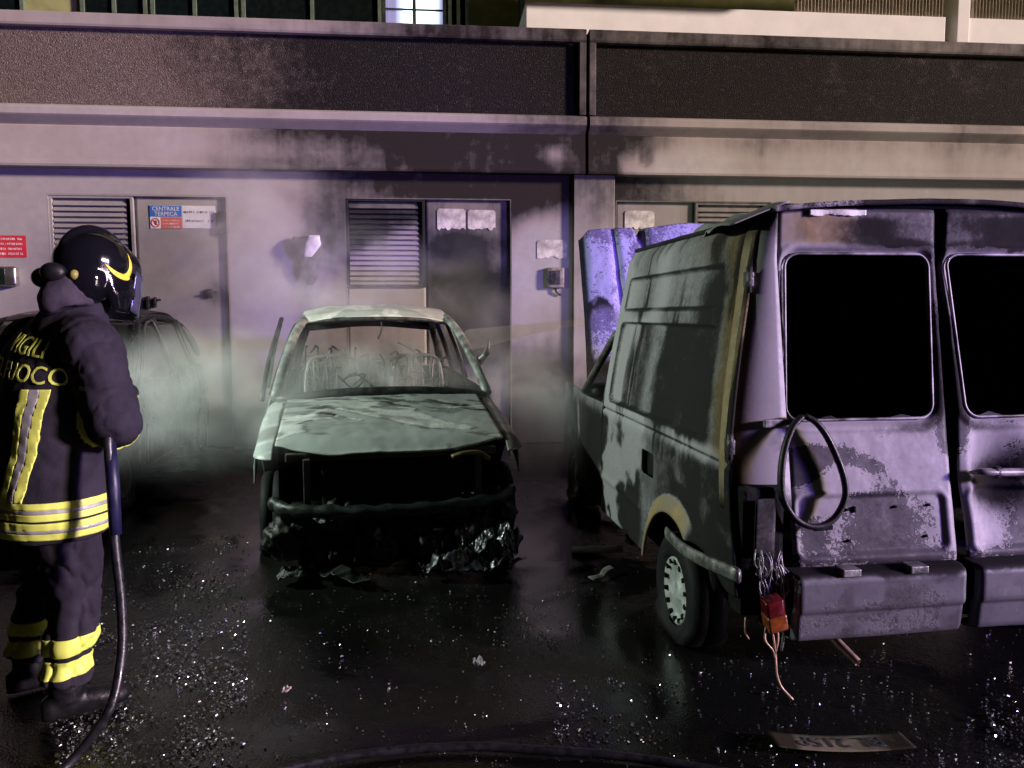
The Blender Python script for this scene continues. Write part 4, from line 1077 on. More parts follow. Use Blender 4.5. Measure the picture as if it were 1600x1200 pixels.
# ------------------------------------------------------------------ burnt hatchback in the middle
PALE = plain('ash_pale', (0.35, 0.36, 0.34), 0.7, 0, 0.3, 20, 0.3)
def make_car(car, paint, burnt_out=True, seed=0):
    HX = 0.70
    def hz(s, t):
        k = np.clip((t - 0.10) / 0.92, 0, 1)
        return 0.715 + 0.225 * k ** 0.8 - 0.06 * np.abs(s / 0.8) ** 2.6 - 0.03 * smooth(t, 0.22, 0.08)
    def tf(s): return 0.06 + 0.16 * np.abs(s / 0.7) ** 2.4
    def dent(s, t, a=1.0):
        return a * (0.035 * (fbm(s * 2.6 + 3, t * 2.6, 0, 101 + seed) - 0.5) + 0.018 * (fbm(s * 6, t * 6, 0, 102 + seed) - 0.5)) * (1 if burnt_out else 0.05)
    def hood_f(S, T):
        t = tf(S * HX) + T * (1.02 - tf(S * HX))
        s = S * (HX - 0.02 - 0.03 * T)
        return s, t, hz(s, t) + dent(s, t) + 0.012
    def hood_attr(U, V, X, Y, Z):
        n = fbm(X * 3.2 + 5, Y * 4.5, 0, 111, 5); n2 = fbm(X * 5, Y * 16 + X * 4, 0, 112, 4)
        wv = fbm(X * 1.3 + 2, Y * 5.5 + 1.2 * np.sin(X * 3), 0, 113, 5)
        return {'soot': 0.10 + 0.42 * smooth(n2, 0.5, 0.62) * smooth(V, 0.25, 0.5) + 0.5 * smooth(np.abs(wv - 0.5), 0.035, 0.0) * smooth(V, 0.9, 0.6) + 0.2 * smooth(V, 0.5, 0.8), 'bare': 1.1 * smooth(wv, 0.47, 0.53), 'peel': 0.25 * smooth(n, 0.55, 0.45), 'ochre': 0.25 * smooth(X, 0.2, 0.6)}  # ochre at the right edge stands in for pinkish light there
    def clean(U, V, X, Y, Z): return {'soot': 0.1 + 0 * X}
    A = hood_attr if burnt_out else clean
    inner = SOOT
    sheet('bonnet', car, paint, hood_f, -1, 1, 90, 0, 1, 70, attrs=A, thick=0.012, out=(0, 0, 1), inner=inner)
    for sg_ in (-1, 1):
        # front wing: over the top from the bonnet edge and down the side
        def wing_f(V, T, sg_=sg_):
            t = 0.10 + T * 1.02
            s0 = HX - 0.005 - 0.03 * T
            zt = hz(s0 + 0 * t, t)
            a = np.clip(V / 0.35, 0, 1)
            sx = s0 + 0.125 * np.sin(a * math.pi / 2) * (1 - 0.25 * smooth(T, 0.18, 0.0))
            z = zt - 0.085 * (1 - np.cos(a * math.pi / 2)) - np.clip((V - 0.35) / 0.65, 0, 1) * (zt - 0.085 - 0.24)
            sx = sx + 0.012 * (V > 0.35) * np.sin(np.clip((V - 0.35) / 0.65, 0, 1) * math.pi)
            return sg_ * (sx + dent(t, z, 0.5)), t, z
        def wing_hole(V, T, sg_=sg_):
            x, t, z = wing_f(V, T)
            arch = (np.hypot(t - 0.62, z - 0.27) - 0.335)
            lampd = np.maximum(T - 0.22, z * -1 + 0.0)   # head lamp cut-out at the front corner
            lampc = np.maximum((t - 0.36), (0.66 - 0.0) * 0 + (z - 0.665))
            return np.minimum(arch, lampc) if burnt_out else arch
        def wattr(U, V, X, Y, Z):
            n = fbm(Y * 4, Z * 4, sg_ * 3.0, 121, 4)
            return {'soot': 0.18 + 0.4 * smooth(n, 0.5, 0.65) + 0.5 * smooth(Z, 0.62, 0.4), 'bare': 0.7 * smooth(n, 0.4, 0.55), 'peel': 0.2 * n, 'ochre': 0.5 * (sg_ > 0) + 0 * n}  # right wing's ochre is pinkish light put into its colour
        sheet('front_wing', car, paint, wing_f, 0, 1, 50, 0, 1, 60, hole=wing_hole, attrs=wattr if burnt_out else clean, thick=0.01, out=(sg_, 0, 0.3), inner=inner)
        # doors and rear quarter below the belt line
        for nm, t0, t1 in (('front_door', 1.13, 2.18), ('rear_door', 2.19, 2.92), ('rear_quarter', 2.93, 3.62)):
            def df(T, V, sg_=sg_):
                z = 0.24 + V * (0.93 - 0.24 + 0.02 * (T - 1.1))
                x = 0.815 - 0.045 * V ** 3 + 0.012 * np.sin(V * math.pi) - 0.10 * smooth(T, 3.0, 3.65) ** 2
                return sg_ * (x + dent(T, z, 0.5)), T, z
            hh = (lambda T, V: np.hypot(T - 3.02, (0.24 + V * 0.72) - 0.27) - 0.335) if t0 > 2.5 or t1 > 2.8 else None
            o = sheet(nm, car, paint, df, t0, t1, 36, 0, 1, 30, hole=hh, attrs=wattr if burnt_out else clean, thick=0.01, out=(sg_, 0, 0), inner=inner)
        # pillars and side roof rail
        MB().tube(catmull([(sg_ * 0.735, 1.02, 0.925), (sg_ * 0.69, 1.28, 1.12), (sg_ * 0.63, 1.56, 1.32), (sg_ * 0.575, 1.78, 1.435), (sg_ * 0.565, 2.2, 1.475), (sg_ * 0.565, 2.75, 1.46), (sg_ * 0.59, 3.1, 1.38)], 5), 0.034, 10, 0.85).build('roof_rail', paint if not burnt_out else CARRAIL, car, True)
        MB().tube([(sg_ * 0.775, 2.20, 0.92), (sg_ * 0.70, 2.19, 1.18), (sg_ * 0.59, 2.17, 1.46)], 0.03, 8, 0.7).build('door_pillar', DARKSTEEL, car, True)
        MB().tube([(sg_ * 0.77, 2.93, 0.93), (sg_ * 0.69, 2.93, 1.2), (sg_ * 0.60, 2.90, 1.44)], 0.032, 8, 0.7).build('door_pillar', DARKSTEEL, car, True)
        MB().tube([(sg_ * 0.72, 3.45, 0.95), (sg_ * 0.66, 3.32, 1.2), (sg_ * 0.59, 3.1, 1.38)], 0.04, 8, 0.8).build('rear_pillar', DARKSTEEL, car, True)
        # window frames of the doors
        MB().tube(catmull([(sg_ * 0.775, 1.16, 0.94), (sg_ * 0.72, 1.42, 1.14), (sg_ * 0.64, 1.74, 1.38), (sg_ * 0.60, 2.02, 1.435), (sg_ * 0.61, 2.12, 1.42), (sg_ * 0.70, 2.14, 1.18), (sg_ * 0.77, 2.14, 0.94)], 4), 0.013, 6).build('window_frame', DARKSTEEL, car, True)
    # roof
    def roof_f(S, T):
        s = S * 0.575; t = 1.76 + T * 1.36
        z = 1.475 + 0.095 * np.sin(np.clip(T, 0, 1) * math.pi * 0.85 + 0.25) - 0.045 * np.abs(S) ** 2.5 - 0.04 * smooth(T, 0.75, 1.0)
        t = t + 0.06 * np.abs(S) ** 2 * (1 - T) - 0.04
        return s, t, z + dent(s, t, 0.8) - 0.02 * smooth(T, 0.08, 0.0)
    def rattr(U, V, X, Y, Z):
        n = fbm(X * 4, Y * 2.5, 0, 131, 5)
        return {'soot': 0.12 + 0.3 * smooth(n, 0.52, 0.7), 'bare': 0.85 * smooth(n, 0.4, 0.55), 'ochre': 0.35 * smooth(X, -0.1, 0.5), 'peel': 0.2 * n}  # roof warmed with ochre towards the right, painting in pinkish light
    sheet('roof', car, paint, roof_f, -1, 1, 60, 0, 1, 60, attrs=rattr if burnt_out else clean, thick=0.02, out=(0, 0, 1), inner=inner)
    MB().tube(catmull([(-0.56, 1.80, 1.425), (-0.3, 1.745, 1.452), (0, 1.725, 1.458), (0.3, 1.745, 1.452), (0.56, 1.80, 1.425)], 6), 0.018, 8).build('roof_header', DARKSTEEL, car, True)
    # tail: hatch frame
    MB().tube(catmull([(-0.57, 3.08, 1.37), (0, 3.14, 1.41), (0.57, 3.08, 1.37)], 6), 0.03, 8).build('hatch_frame', DARKSTEEL, car, True)
    MB().bbox(-0.70, 0.70, 3.50, 3.62, 0.3, 0.95, 0.04).build('tailgate', DARKSTEEL, car)
    MB().box(-0.72, 0.72, 0.95, 3.5, 0.22, 0.28).build('floor_pan', SOOT, car)
    # scuttle and collapsed dashboard
    MB().tube(catmull([(-0.72, 1.03, 0.915), (-0.35, 0.98, 0.955), (0, 0.965, 0.965), (0.35, 0.98, 0.955), (0.72, 1.03, 0.915)], 6), 0.028, 8).build('scuttle', DARKSTEEL, car, True)
    mb = MB(); mb.tube(catmull([(-0.68, 1.25, 0.84), (-0.3, 1.22, 0.88), (0.1, 1.22, 0.87), (0.68, 1.25, 0.88)], 6), [0.06 + 0.03 * math.sin(i * 1.7) for i in range(19)], 10)
    mb.build('dashboard', CHAR, car, True)
    mb = MB(); mb.tube([(0.34 + 0.175 * math.cos(a), 1.5 - 0.08 * math.sin(a), 0.90 + 0.13 * math.sin(a)) for a in np.linspace(0, 2 * math.pi, 29)[:-1]], 0.012, 8, closed=True); mb.tube([(0.34, 1.5, 0.90), (0.34, 1.28, 0.85)], 0.03, 8)
    if not burnt_out: mb.build('steering_wheel', DARKSTEEL, car, True)
    # front seats burnt down to frame and wires, rear bench wires
    rnd = random.Random(12 + seed)
    WIRE = SCORCHED if burnt_out else CHAR
    for sx in (-0.36, 0.34):
        g = bpy.data.objects.new('seat', None); COL.objects.link(g); g.parent = car
        fr = catmull([(sx - 0.21, 2.02, 0.52), (sx - 0.22, 2.10, 0.8), (sx - 0.20, 2.18, 1.06), (sx - 0.12, 2.2, 1.14), (sx + 0.12, 2.2, 1.14), (sx + 0.20, 2.18, 1.06), (sx + 0.22, 2.10, 0.8), (sx + 0.21, 2.02, 0.52)], 4)
        MB().tube(fr, 0.014, 8).build('back_frame', WIRE, g, True)
        mb = MB()
        for k in range(5):
            z = 0.68 + 0.1 * k; y = 2.06 + 0.12 * (z - 0.52) / 0.5
            mb.tube(catmull([(sx - 0.21, y, z), (sx - 0.1, y + 0.02, z + rnd.uniform(-.03, .03)), (sx + 0.1, y + 0.01, z + rnd.uniform(-.03, .03)), (sx + 0.21, y, z)], 4), 0.004, 6)
        for k in range(4):
            x = sx - 0.15 + 0.1 * k
            mb.tube(catmull([(x, 2.08, 0.62), (x + rnd.uniform(-.03, .03), 2.13, 0.85), (x, 2.2, 1.13)], 5), 0.005, 6)
        mb.build('spring_wire', WIRE, g, True)
        MB().bbox(sx - 0.22, sx + 0.22, 1.62, 2.08, 0.40, 0.50, 0.03).build('seat_pan', SOOT, g)
        if burnt_out: continue
        mb = MB(); mb.tube(catmull([(sx - 0.07, 2.2, 1.12), (sx - 0.07, 2.23, 1.26), (sx - 0.03, 2.24, 1.29), (sx + 0.03, 2.24, 1.29), (sx + 0.07, 2.23, 1.26), (sx + 0.07, 2.2, 1.12)], 4), 0.008, 8)
        mb.build('headrest_frame', WIRE, g, True)
    g = bpy.data.objects.new('rear_seat', None); COL.objects.link(g); g.parent = car
    mb = MB()
    for k in range(12):
        x = -0.58 + 0.105 * k + rnd.uniform(-.02, .02)
        mb.tube(catmull([(x, 2.86, 0.55), (x + rnd.uniform(-.02, .02), 2.93, 0.85), (x + rnd.uniform(-.02, .02), 3.0, 1.06 + rnd.uniform(-.06, .1))], 4), 0.006, 6)
    for z in (0.72, 0.86, 1.0, 1.09):
        mb.tube(catmull([(-0.6, 2.88 + z * 0.1, z + rnd.uniform(-.02, .02)), (-0.2, 2.90 + z * 0.1, z + rnd.uniform(-.03, .03)), (0.2, 2.9 + z * .1, z + rnd.uniform(-.03, .03)), (0.6, 2.88 + z * 0.1, z)], 5), 0.007, 6)
    mb.build('spring_wire', WIRE, g, True)
    MB().bbox(-0.6, 0.6, 3.02, 3.06, 0.5, 1.0, 0.02).build('backrest_plate', SOOT, g)
    # nose
    if burnt_out:
        mb = MB()
        for k in range(46):
            x, y, z = rnd.uniform(-.6, .6), rnd.uniform(1.7, 2.9), rnd.uniform(.72, 1.02)
            P_ = [Vector((x, y, z))]
            for q in range(3): P_.append(P_[-1] + Vector((rnd.uniform(-.16, .16), rnd.uniform(-.1, .1), rnd.uniform(-.12, .14))))
            for p in P_: p.x = max(-.62, min(.62, p.x)); p.z = min(p.z, 1.24)
            mb.tube(catmull(P_, 3), rnd.uniform(.004, .009), 5)
        for k in range(26):
            x = -0.6 + 1.2 * (k + rnd.uniform(-.3, .3)) / 25; y = rnd.uniform(2.1, 2.5); h = rnd.uniform(1.0, 1.22)
            P_ = [Vector((x, y, .75)), Vector((x + rnd.uniform(-.02, .02), y, .95)), Vector((x + rnd.uniform(-.03, .03), y, h)), Vector((x + rnd.uniform(-.09, .09), y + rnd.uniform(-.05, .05), h - rnd.uniform(-.02, .05)))]
            mb.tube(catmull(P_, 3), [rnd.uniform(.005, .013) for _ in range(10)], 6)
            if k % 3 == 0: mb.blob((x, y, rnd.uniform(.95, 1.12)), (rnd.uniform(.015, .04), .015, rnd.uniform(.015, .05)), seg=8)
        w_ = mb.build('tangled_wire', DARKSTEEL, car, True); w_['kind'] = 'stuff'
        mb = MB()
        for k in range(16):
            mb.blob((rnd.uniform(-.62, .62), rnd.uniform(.06, .32), rnd.uniform(.05, .30)), (rnd.uniform(.07, .16), rnd.uniform(.05, .1), rnd.uniform(.05, .14)), seg=10)
        mm = fused(mb, 0.013, 1); wrinkle(mm, lambda c: 0.14 * (fbm(c[:, 0] * 12, c[:, 1] * 12, c[:, 2] * 16, 66, 4) - 0.55) + 0.05 * (1 - np.abs(2 * fbm(c[:, 0] * 20, c[:, 1] * 20, c[:, 2] * 9, 67, 2) - 1)) ** 3)
        for v in mm.vertices: v.co.z = max(v.co.z, 0.004)
        place_mesh('collapsed_front', mm, CHAR, car)
        MB().tube(catmull([(-0.70, 0.19, 0.40), (-0.60, 0.06, 0.385), (-0.3, -0.02, 0.375), (0, -0.04, 0.37), (0.35, -0.02, 0.375), (0.62, 0.06, 0.39), (0.72, 0.17, 0.41)], 5), [0.034 + 0.007 * math.sin(i * 2.3) for i in range(31)], 8, 1.2).build('bumper_beam', plain('scorched_beam', (0.018, 0.024, 0.023), 0.4, 0.4, 0.4, 20, 0.3), car, True)
        mb = MB()
        for x in (-0.50, 0.50): mb.bbox(x - 0.02, x + 0.02, 0.10, 0.15, 0.10, 0.66, 0.006)
        mb.bbox(-0.62, 0.62, 0.14, 0.20, 0.64, 0.69, 0.01); mb.bbox(-0.55, 0.55, 0.12, 0.18, 0.10, 0.16, 0.01)
        mb.build('radiator_support', plain('sooty_steel', (0.035, 0.034, 0.032), 0.6, 0.2, 0.5, 15, 0.3), car)
        mb = MB(); mb.tube(catmull([(0.33, 0.03, 0.655), (0.40, 0.02, 0.675), (0.50, 0.04, 0.67), (0.56, 0.06, 0.63)], 4), 0.014, 8); mb.build('bent_bracket', plain('ochre_steel', (0.16, 0.10, 0.04), 0.6, 0.2, 0.4), car, True)
        mb = MB(); mb.bbox(-0.42, 0.42, 0.21, 0.27, 0.18, 0.62, 0.02); mb.bbox(-0.40, 0.15, 0.30, 0.85, 0.25, 0.66, 0.06); mb.blob((0.3, 0.5, 0.5), (0.2, 0.2, 0.18)); mb.blob((-0.1, 0.35, 0.68), (0.18, 0.12, 0.06))
        mb.build('engine', SOOT, car)
        MB().box(-0.68, 0.68, 0.92, 0.95, 0.25, 0.90).build('firewall', SOOT, car)
        for x in (-0.66, 0.66): MB().box(x - 0.01, x + 0.01, 0.30, 0.95, 0.2, 0.68).build('inner_wing', SOOT, car)
    else:
        MB().bbox(-0.80, 0.80, 0.0, 0.22, 0.24, 0.60, 0.07).build('front_bumper', CHAR, car, True)
        for x in (-0.56, 0.56): MB().bbox(x - 0.16, x + 0.16, 0.06, 0.2, 0.58, 0.70, 0.03).build('headlight', plain('lamp_glass', (0.08, 0.09, 0.09), 0.1), car, True)
        MB().bbox(-0.38, 0.38, 0.04, 0.2, 0.60, 0.69, 0.02).build('grille', SOOT, car, True)
        # glass
        gm, gnt, gb = mat('car_glass')
        gb.inputs['Base Color'].default_value = (0.012, 0.016, 0.014, 1); gb.inputs['Roughness'].default_value = 0.12; gb.inputs['Transmission Weight'].default_value = 0.0; gb.inputs['IOR'].default_value = 1.45
        nv = noise(gnt, ocoord(gnt), 6, 5); gnt.links.new(rng(gnt, nv, 0.3, 0.7, 0.08, 0.18), gb.inputs['Roughness'])
        def ws(S, T):
            s = S * (0.72 - 0.15 * T); return s, 1.02 + 0.74 * T - 0.05 * (1 - S * S), 0.93 + 0.505 * T + 0.02 * (1 - S * S)
        sheet('windscreen', car, gm, ws, -1, 1, 20, 0, 1, 14, thick=0.005, out=(0, -1, 0.6))
        for sg_ in (-1, 1):
            def sw(T, V, sg_=sg_):
                return sg_ * (0.77 - 0.17 * V), 1.15 + T * (1.7) + V * 0.55 * (1 - T) , 0.935 + V * 0.48
            sheet('side_window', car, gm, sw, 0, 1, 14, 0, 1, 10, thick=0.004, out=(sg_, 0, 0.3))
            mb = MB(); mb.loft([((sg_ * 0.80, 1.30, 0.98), (0.02, 0, 0), (0, 0.02, 0.02)), ((sg_ * 0.86, 1.27, 1.0), (0, 0.03, 0), (0, 0, 0.05)), ((sg_ * 0.95, 1.28, 1.0), (0, 0.03, 0), (0, 0, 0.05))], 12); mb.build('door_mirror', CHAR, car, True)
        MB().box(-0.68, 0.68, 0.92, 0.95, 0.25, 0.90).build('firewall', SOOT, car)
    for x in (-0.715, 0.715):
        sd_ = -1 if x < 0 else 1
        wheel(car, (x, 0.62, 0.235), sd_, 0.265, 0.16, 0.165, DARKSTEEL)
        wheel(car, (x, 3.02, 0.235), sd_, 0.265, 0.16, 0.165, DARKSTEEL)
CARRAIL = plain('scorched_rail', (0.20, 0.21, 0.20), 0.5, 0.3, 0.5, 14, 0.4)
car = thing('car', 'burnt-out pale hatchback without glass or bumper, centre of the picture', 'car', (-0.235, 4.40, 0), R(7.0))
make_car(car, CARPAINT, True)
# front left door burst ajar: its empty frame stands off the body
MB().tube(catmull([(-0.83, 1.14, 0.9), (-0.80, 1.42, 1.16), (-0.735, 1.70, 1.42), (-0.735, 1.80, 1.44), (-0.80, 1.86, 1.2), (-0.85, 1.9, 0.92)], 5), 0.018, 8, 0.7).build('sprung_window_frame', plain('bluish_frame', (0.06, 0.06, 0.07), 0.4, 0.5, 0.3), car, True)
MB().tube(catmull([(0.02, 1.74, 1.45), (0.03, 1.735, 1.38), (0.0, 1.73, 1.30)], 4), 0.006, 6).build('dangling_wire', RUBBER, car, True)
mb = MB(); mb.tube(catmull([(0.72, 1.35, 1.12), (0.78, 1.30, 1.2), (0.80, 1.28, 1.30)], 4), [0.03, 0.035, 0.03, 0.025, 0.03, 0.025, 0.02, 0.012, 0.006], 8); mb.build('melted_mirror', SCORCHED, car, True)

DARKPAINT = plain('dark_green_paint', (0.004, 0.005, 0.005), 0.35, 0.0, 0.3, 6, 0, 0.2)
car2 = thing('car', 'dark parked hatchback in the mist behind the firefighter', 'car', (-3.15, 5.45, 0), R(3.0))
make_car(car2, DARKPAINT, False, 5)

# ------------------------------------------------------------------ debris
def crumple(parent, name, m, w, d, h, seed, fold=9.0, n=60):
    """torn, buckled sheet lying on the ground"""
    def f(U, V):
        q = fbm(U * fold, V * fold, 0, seed, 4); q2 = 1 - np.abs(2 * fbm(U * fold * .7 + 3, V * fold * .7, 0, seed + 5, 3) - 1)
        z = h * (0.15 + 1.3 * (q - 0.3)) + h * 0.7 * q2 ** 3
        return U + 0.12 * w * (fbm(U * 5, V * 5, 0, seed + 1) - .5), V + 0.25 * d * (fbm(U * 5, V * 5, 0, seed + 2) - .5), np.maximum(z, 0.002)
    def hole(U, V):
        r = np.hypot(U / (w / 2), V / (d / 2)); a = np.arctan2(V / d, U / w)
        return (0.62 + 0.5 * fbm(np.cos(a) * 2.2 + 5, np.sin(a) * 2.2, 0, seed + 3, 4) - r) * min(w, d) / 2
    return sheet(name, parent, m, f, -w / 2, w / 2, n, -d / 2, d / 2, max(10, int(n * d / w)), hole=hole, thick=0.003, out=(0, 0, 1))
heap = thing('melted_bumper', 'crumpled melted black bumper lying before the burnt hatchback', 'car debris', (0.20, 4.30, 0.0), R(4))
MELT = plain('melted_plastic', (0.02, 0.02, 0.026), 0.22, 0.0, 0.6, 20, 0.6, 0.6)
crumple(heap, 'buckled_skin', MELT, 0.70, 0.34, 0.13, 3, 11, 110)
crumple(heap, 'torn_skin', MELT, 0.40, 0.22, 0.20, 8, 14, 70).location = (0.12, 0.03, 0.0)
def rubble(name, label, x, y, sx, sy, sz, seed, m, cat='debris'):
    o = thing(name, label, cat, (x, y, 0), seed * 0.7)
    crumple(o, 'crumpled_shell', m, sx * 2.6, sy * 2.8, sz * 1.5, seed, 0.9 / sx, 40)
    return o
LIGHTBIT = plain('pale_scrap', (0.38, 0.36, 0.38), 0.4, 0, 0.4, 40)
rubble('scrap', 'small pale crumpled scrap on bare asphalt, right of centre', 0.167, 3.13, 0.018, 0.03, 0.02, 5, LIGHTBIT)
rubble('scrap', 'tiny pinkish scrap on the asphalt left of centre', -0.603, 2.985, 0.018, 0.014, 0.014, 6, plain('pink_scrap', (0.5, 0.4, 0.42), 0.4))
rubble('scrap', 'charred lump under the burnt hatchback nose, left side', -0.80, 4.28, 0.10, 0.07, 0.05, 7, CHAR)
rubble('scrap', 'long charred crumble lying below the hatchback nose', -0.52, 4.22, 0.17, 0.06, 0.045, 8, CHAR)
sheet_t = thing('trim_piece', 'curved pale trim piece on the ground beside the van', 'debris', (0.99, 4.62, 0.0), R(-10))
sheet('curved_shell', sheet_t, plain('pale_trim', (0.22, 0.23, 0.22), 0.4), lambda U, V: (U, V, 0.012 + 0.05 * (1 - (V / 0.07) ** 2) * (0.6 + U) ), -0.16, 0.16, 20, -0.06, 0.06, 8, thick=0.004, out=(0, 0, 1))
sheet_t = thing('trim_piece', 'thin bent scrap strip on the ground before the van wheel', 'debris', (0.92, 4.14, 0.0), R(40))
sheet('bent_strip', sheet_t, plain('grey_scrap', (0.25, 0.25, 0.24), 0.35, 0.4), lambda U, V: (U, V + 0.02 * np.sin(U * 20), 0.01 + 0.02 * np.abs(np.sin(U * 14)) + V * 0.3 + 0.008), -0.12, 0.12, 24, -0.02, 0.02, 3, thick=0.003, out=(0, 0, 1))

# number plate, lying upside down to the camera
pc = [unproj(*p, 2, 0.0) for p in ((1215, 1152), (1425, 1152), (1410, 1185), (1200, 1185))]
pmid = sum(pc, Vector()) / 4
pl_ = thing('number_plate', 'sooty bent number plate BL 215P lying upside down on the asphalt', 'number plate', (pmid.x, pmid.y, 0.0), R(180 - 6.5))
PLATE = wall_mat('plate_white', (0.34, 0.31, 0.22), (0.02, 0.015, 0.01))
def pz(x): return 0.010 + 0.012 * np.abs(x / 0.2) ** 2
sheet('plate', pl_, PLATE, lambda U, V: (U, V, pz(U) + 0.25 * (V + .06) * 0.35), -0.23, 0.23, 40, -0.058, 0.058, 8, attrs=lambda U, V, X, Y, Z: {'soot': 0.55 + 0.85 * smooth(U, 0.13, 0.22) + 0.55 * smooth(U, -0.10, -0.2) + 0.2 * fbm(U * 20, V * 20)}, thick=0.0015, out=(0, 0, 1))
tm = text_mesh('BL 215P', 0.098, 0.001, 'CENTER', 0.92)
for v in tm.vertices:
    v.co.y -= 0.035; v.co.z += float(pz(v.co.x)) + 0.25 * (v.co.y + .06) * 0.35 + 0.002
place_mesh('lettering', tm, INK, pl_, False)

# broken glass: countless crumbs
def shards():
    rnd = random.Random(99); npr = np.random.RandomState(5)
    V, Fc = [], []
    def crumb(x, y, s):
        b = len(V); k = rnd.choice((3, 4, 4, 5))
        tilt = Matrix.Rotation(rnd.uniform(0, 6.28), 3, 'Z') @ Matrix.Rotation(rnd.gauss(0, 0.55), 3, 'X')
        top, bot = [], []
        for i in range(k):
            a = 6.283 * (i + rnd.uniform(-.25, .25)) / k
            p = Vector((math.cos(a) * s, math.sin(a) * s, 0))
            top.append(tilt @ (p + Vector((0, 0, s * 0.35)))); bot.append(tilt @ (p * 1.05 - Vector((0, 0, s * 0.35))))
        zmin = min(p.z for p in top + bot)
        for p in top + bot: V.append((p.x + x, p.y + y, p.z - zmin - 0.002))
        Fc.append(tuple(b + i for i in range(k))); Fc.append(tuple(b + k + i for i in reversed(range(k))))
        for i in range(k): Fc.append((b + i, b + (i + 1) % k, b + k + (i + 1) % k, b + k + i)[::-1])
    poly = [((200, 860), (390, 830), (385, 1195), (90, 1195), (60, 1040), (150, 960))]
    def inside(px, py, P):
        c = False; j = len(P) - 1
        for i in range(len(P)):
            if ((P[i][1] > py) != (P[j][1] > py)) and (px < (P[j][0] - P[i][0]) * (py - P[i][1]) / (P[j][1] - P[i][1]) + P[i][0]): c = not c
            j = i
        return c
    zones_ = [(2300, (10, 400, 820, 1199), poly[0], 0.0), (110, (380, 620, 880, 1110), None, 0.0), (150, (560, 900, 920, 1010), None, 0), (160, (1010, 1600, 1020, 1199), None, 0.0), (140, (1540, 1600, 1060, 1199), None, 0.0), (900, (200, 1600, 850, 1199), None, 1.0), (140, (860, 1060, 1060, 1160), None, 0), (160, (440, 660, 840, 905), None, 0)]
    for n, (x0, x1, y0, y1), P, wide in zones_:
        k = 0; tries = 0
        while k < n and tries < n * 40:
            tries += 1
            px, py = rnd.uniform(x0, x1), rnd.uniform(y0, y1)
            if P and not inside(px, py, P): continue
            w = unproj(px, py, 2, 0)
            if fbm(np.array([w.x * 6]), np.array([w.y * 6]), 0, 44, 3)[0] < rnd.uniform(0.35, 0.62) and not wide: continue
            crumb(w.x, w.y, rnd.uniform(0.0025, 0.0065) * (0.7 if wide else 1.0) * (1.25 if rnd.random() < 0.15 else 1)); k += 1
    m, nt, b = mat('broken_glass')
    b.inputs['Base Color'].default_value = (0.035, 0.04, 0.038, 1); b.inputs['Roughness'].default_value = 0.16; b.inputs['Specular IOR Level'].default_value = 1.0; b.inputs['IOR'].default_value = 2.2
    nv = noise(nt, ocoord(nt), 90, 2); nt.links.new(rng(nt, nv, 0.3, 0.7, 0.1, 0.35), b.inputs['Roughness'])
    o = new_mesh('broken_glass', V, Fc, m, None, False)
    tag(o, 'crumbs of broken car glass glittering on the wet asphalt', 'broken glass', kind='stuff')
shards()

# ------------------------------------------------------------------ firefighter
FB = Vector((-1.41, 2.93, 0)); FD = Vector((0.629, 0.777, 0)); FR = Vector((0.777, -0.629, 0)); UPZ = Vector((0, 0, 1))
def T(f, r, z): return FB + FD * f + FR * r + UPZ * z
ff = thing('person', 'firefighter in dark turnout gear and black helmet seen from behind holding a hose', 'person', FB)
ff_inv = Matrix.Translation(-FB)
def cloth(name, col, rough=0.85):
    m, nt, b = mat(name)
    co = ocoord(nt); n = noise(nt, co, 7, 6, 0.6)
    nt.links.new(mixc(nt, rng(nt, n, 0.35, 0.7), tuple(c * 0.7 for c in col), tuple(c * 1.2 for c in col)), b.inputs['Base Color'])
    b.inputs['Roughness'].default_value = rough; b.inputs['Specular IOR Level'].default_value = 0.12
    bump(nt, b, mth(nt, 'ADD', noise(nt, co, 300, 2), mth(nt, 'MULTIPLY', noise(nt, co, 30, 4), 1.5)), 0.4, 0.004)
    return m
NAVY = cloth('navy_turnout_cloth', (0.024, 0.021, 0.032))
HIVIS = plain('fluorescent_tape', (0.66, 0.74, 0.13), 0.6, 0, 0.12, 10)
SILVER = plain('silver_tape', (0.40, 0.40, 0.40), 0.4, 0.3, 0.15, 20)
def ring(f, r, z, a, b, tilt=0.0): return (T(f, r, z), FR * a, FD * b + UPZ * tilt * b)
def torso(k=1.0):
    mb = MB()
    mb.loft([ring(0.0, 0, 0.69, .215 * k, .175 * k), ring(0.0, 0, 0.76, .232 * k, .19 * k), ring(0.0, 0, 0.86, .228 * k, .185 * k), ring(0.01, 0, 1.0, .218 * k, .172 * k), ring(0.02, 0, 1.15, .232 * k, .172 * k), ring(0.04, 0, 1.28, .245 * k, .172 * k), ring(0.055, 0, 1.37, .245 * k, .155 * k), ring(0.075, 0.01, 1.43, .20 * k, .13 * k), ring(0.095, 0.035, 1.49, .135 * k, .115 * k), ring(0.115, 0.05, 1.545, .105 * k, .108 * k), ring(0.12, 0.055, 1.575, .10 * k, .10 * k)], 28)
    return mb
def limb(mb, pts, rad, n=16):
    P = catmull(pts, 6); Rr = np.interp(np.linspace(0, 1, len(P)), np.linspace(0, 1, len(rad)), rad)
    mb.tube(P, list(Rr), n)
R_SH, R_EL, R_WR = T(0.05, 0.225, 1.37), T(0.07, 0.315, 1.11), T(0.22, 0.04, 1.14)
L_SH, L_EL, L_WR = T(0.05, -0.225, 1.36), T(0.16, -0.32, 1.10), T(0.38, -0.16, 1.10)
def mid(a, b, t): return a + (b - a) * t
jk = torso()
limb(jk, [T(0.06, 0.13, 1.40), R_SH, mid(R_SH, R_EL, .5) + FR * 0.015, R_EL, mid(R_EL, R_WR, .5), R_WR], [.10, .108, .10, .095, .08, .068])
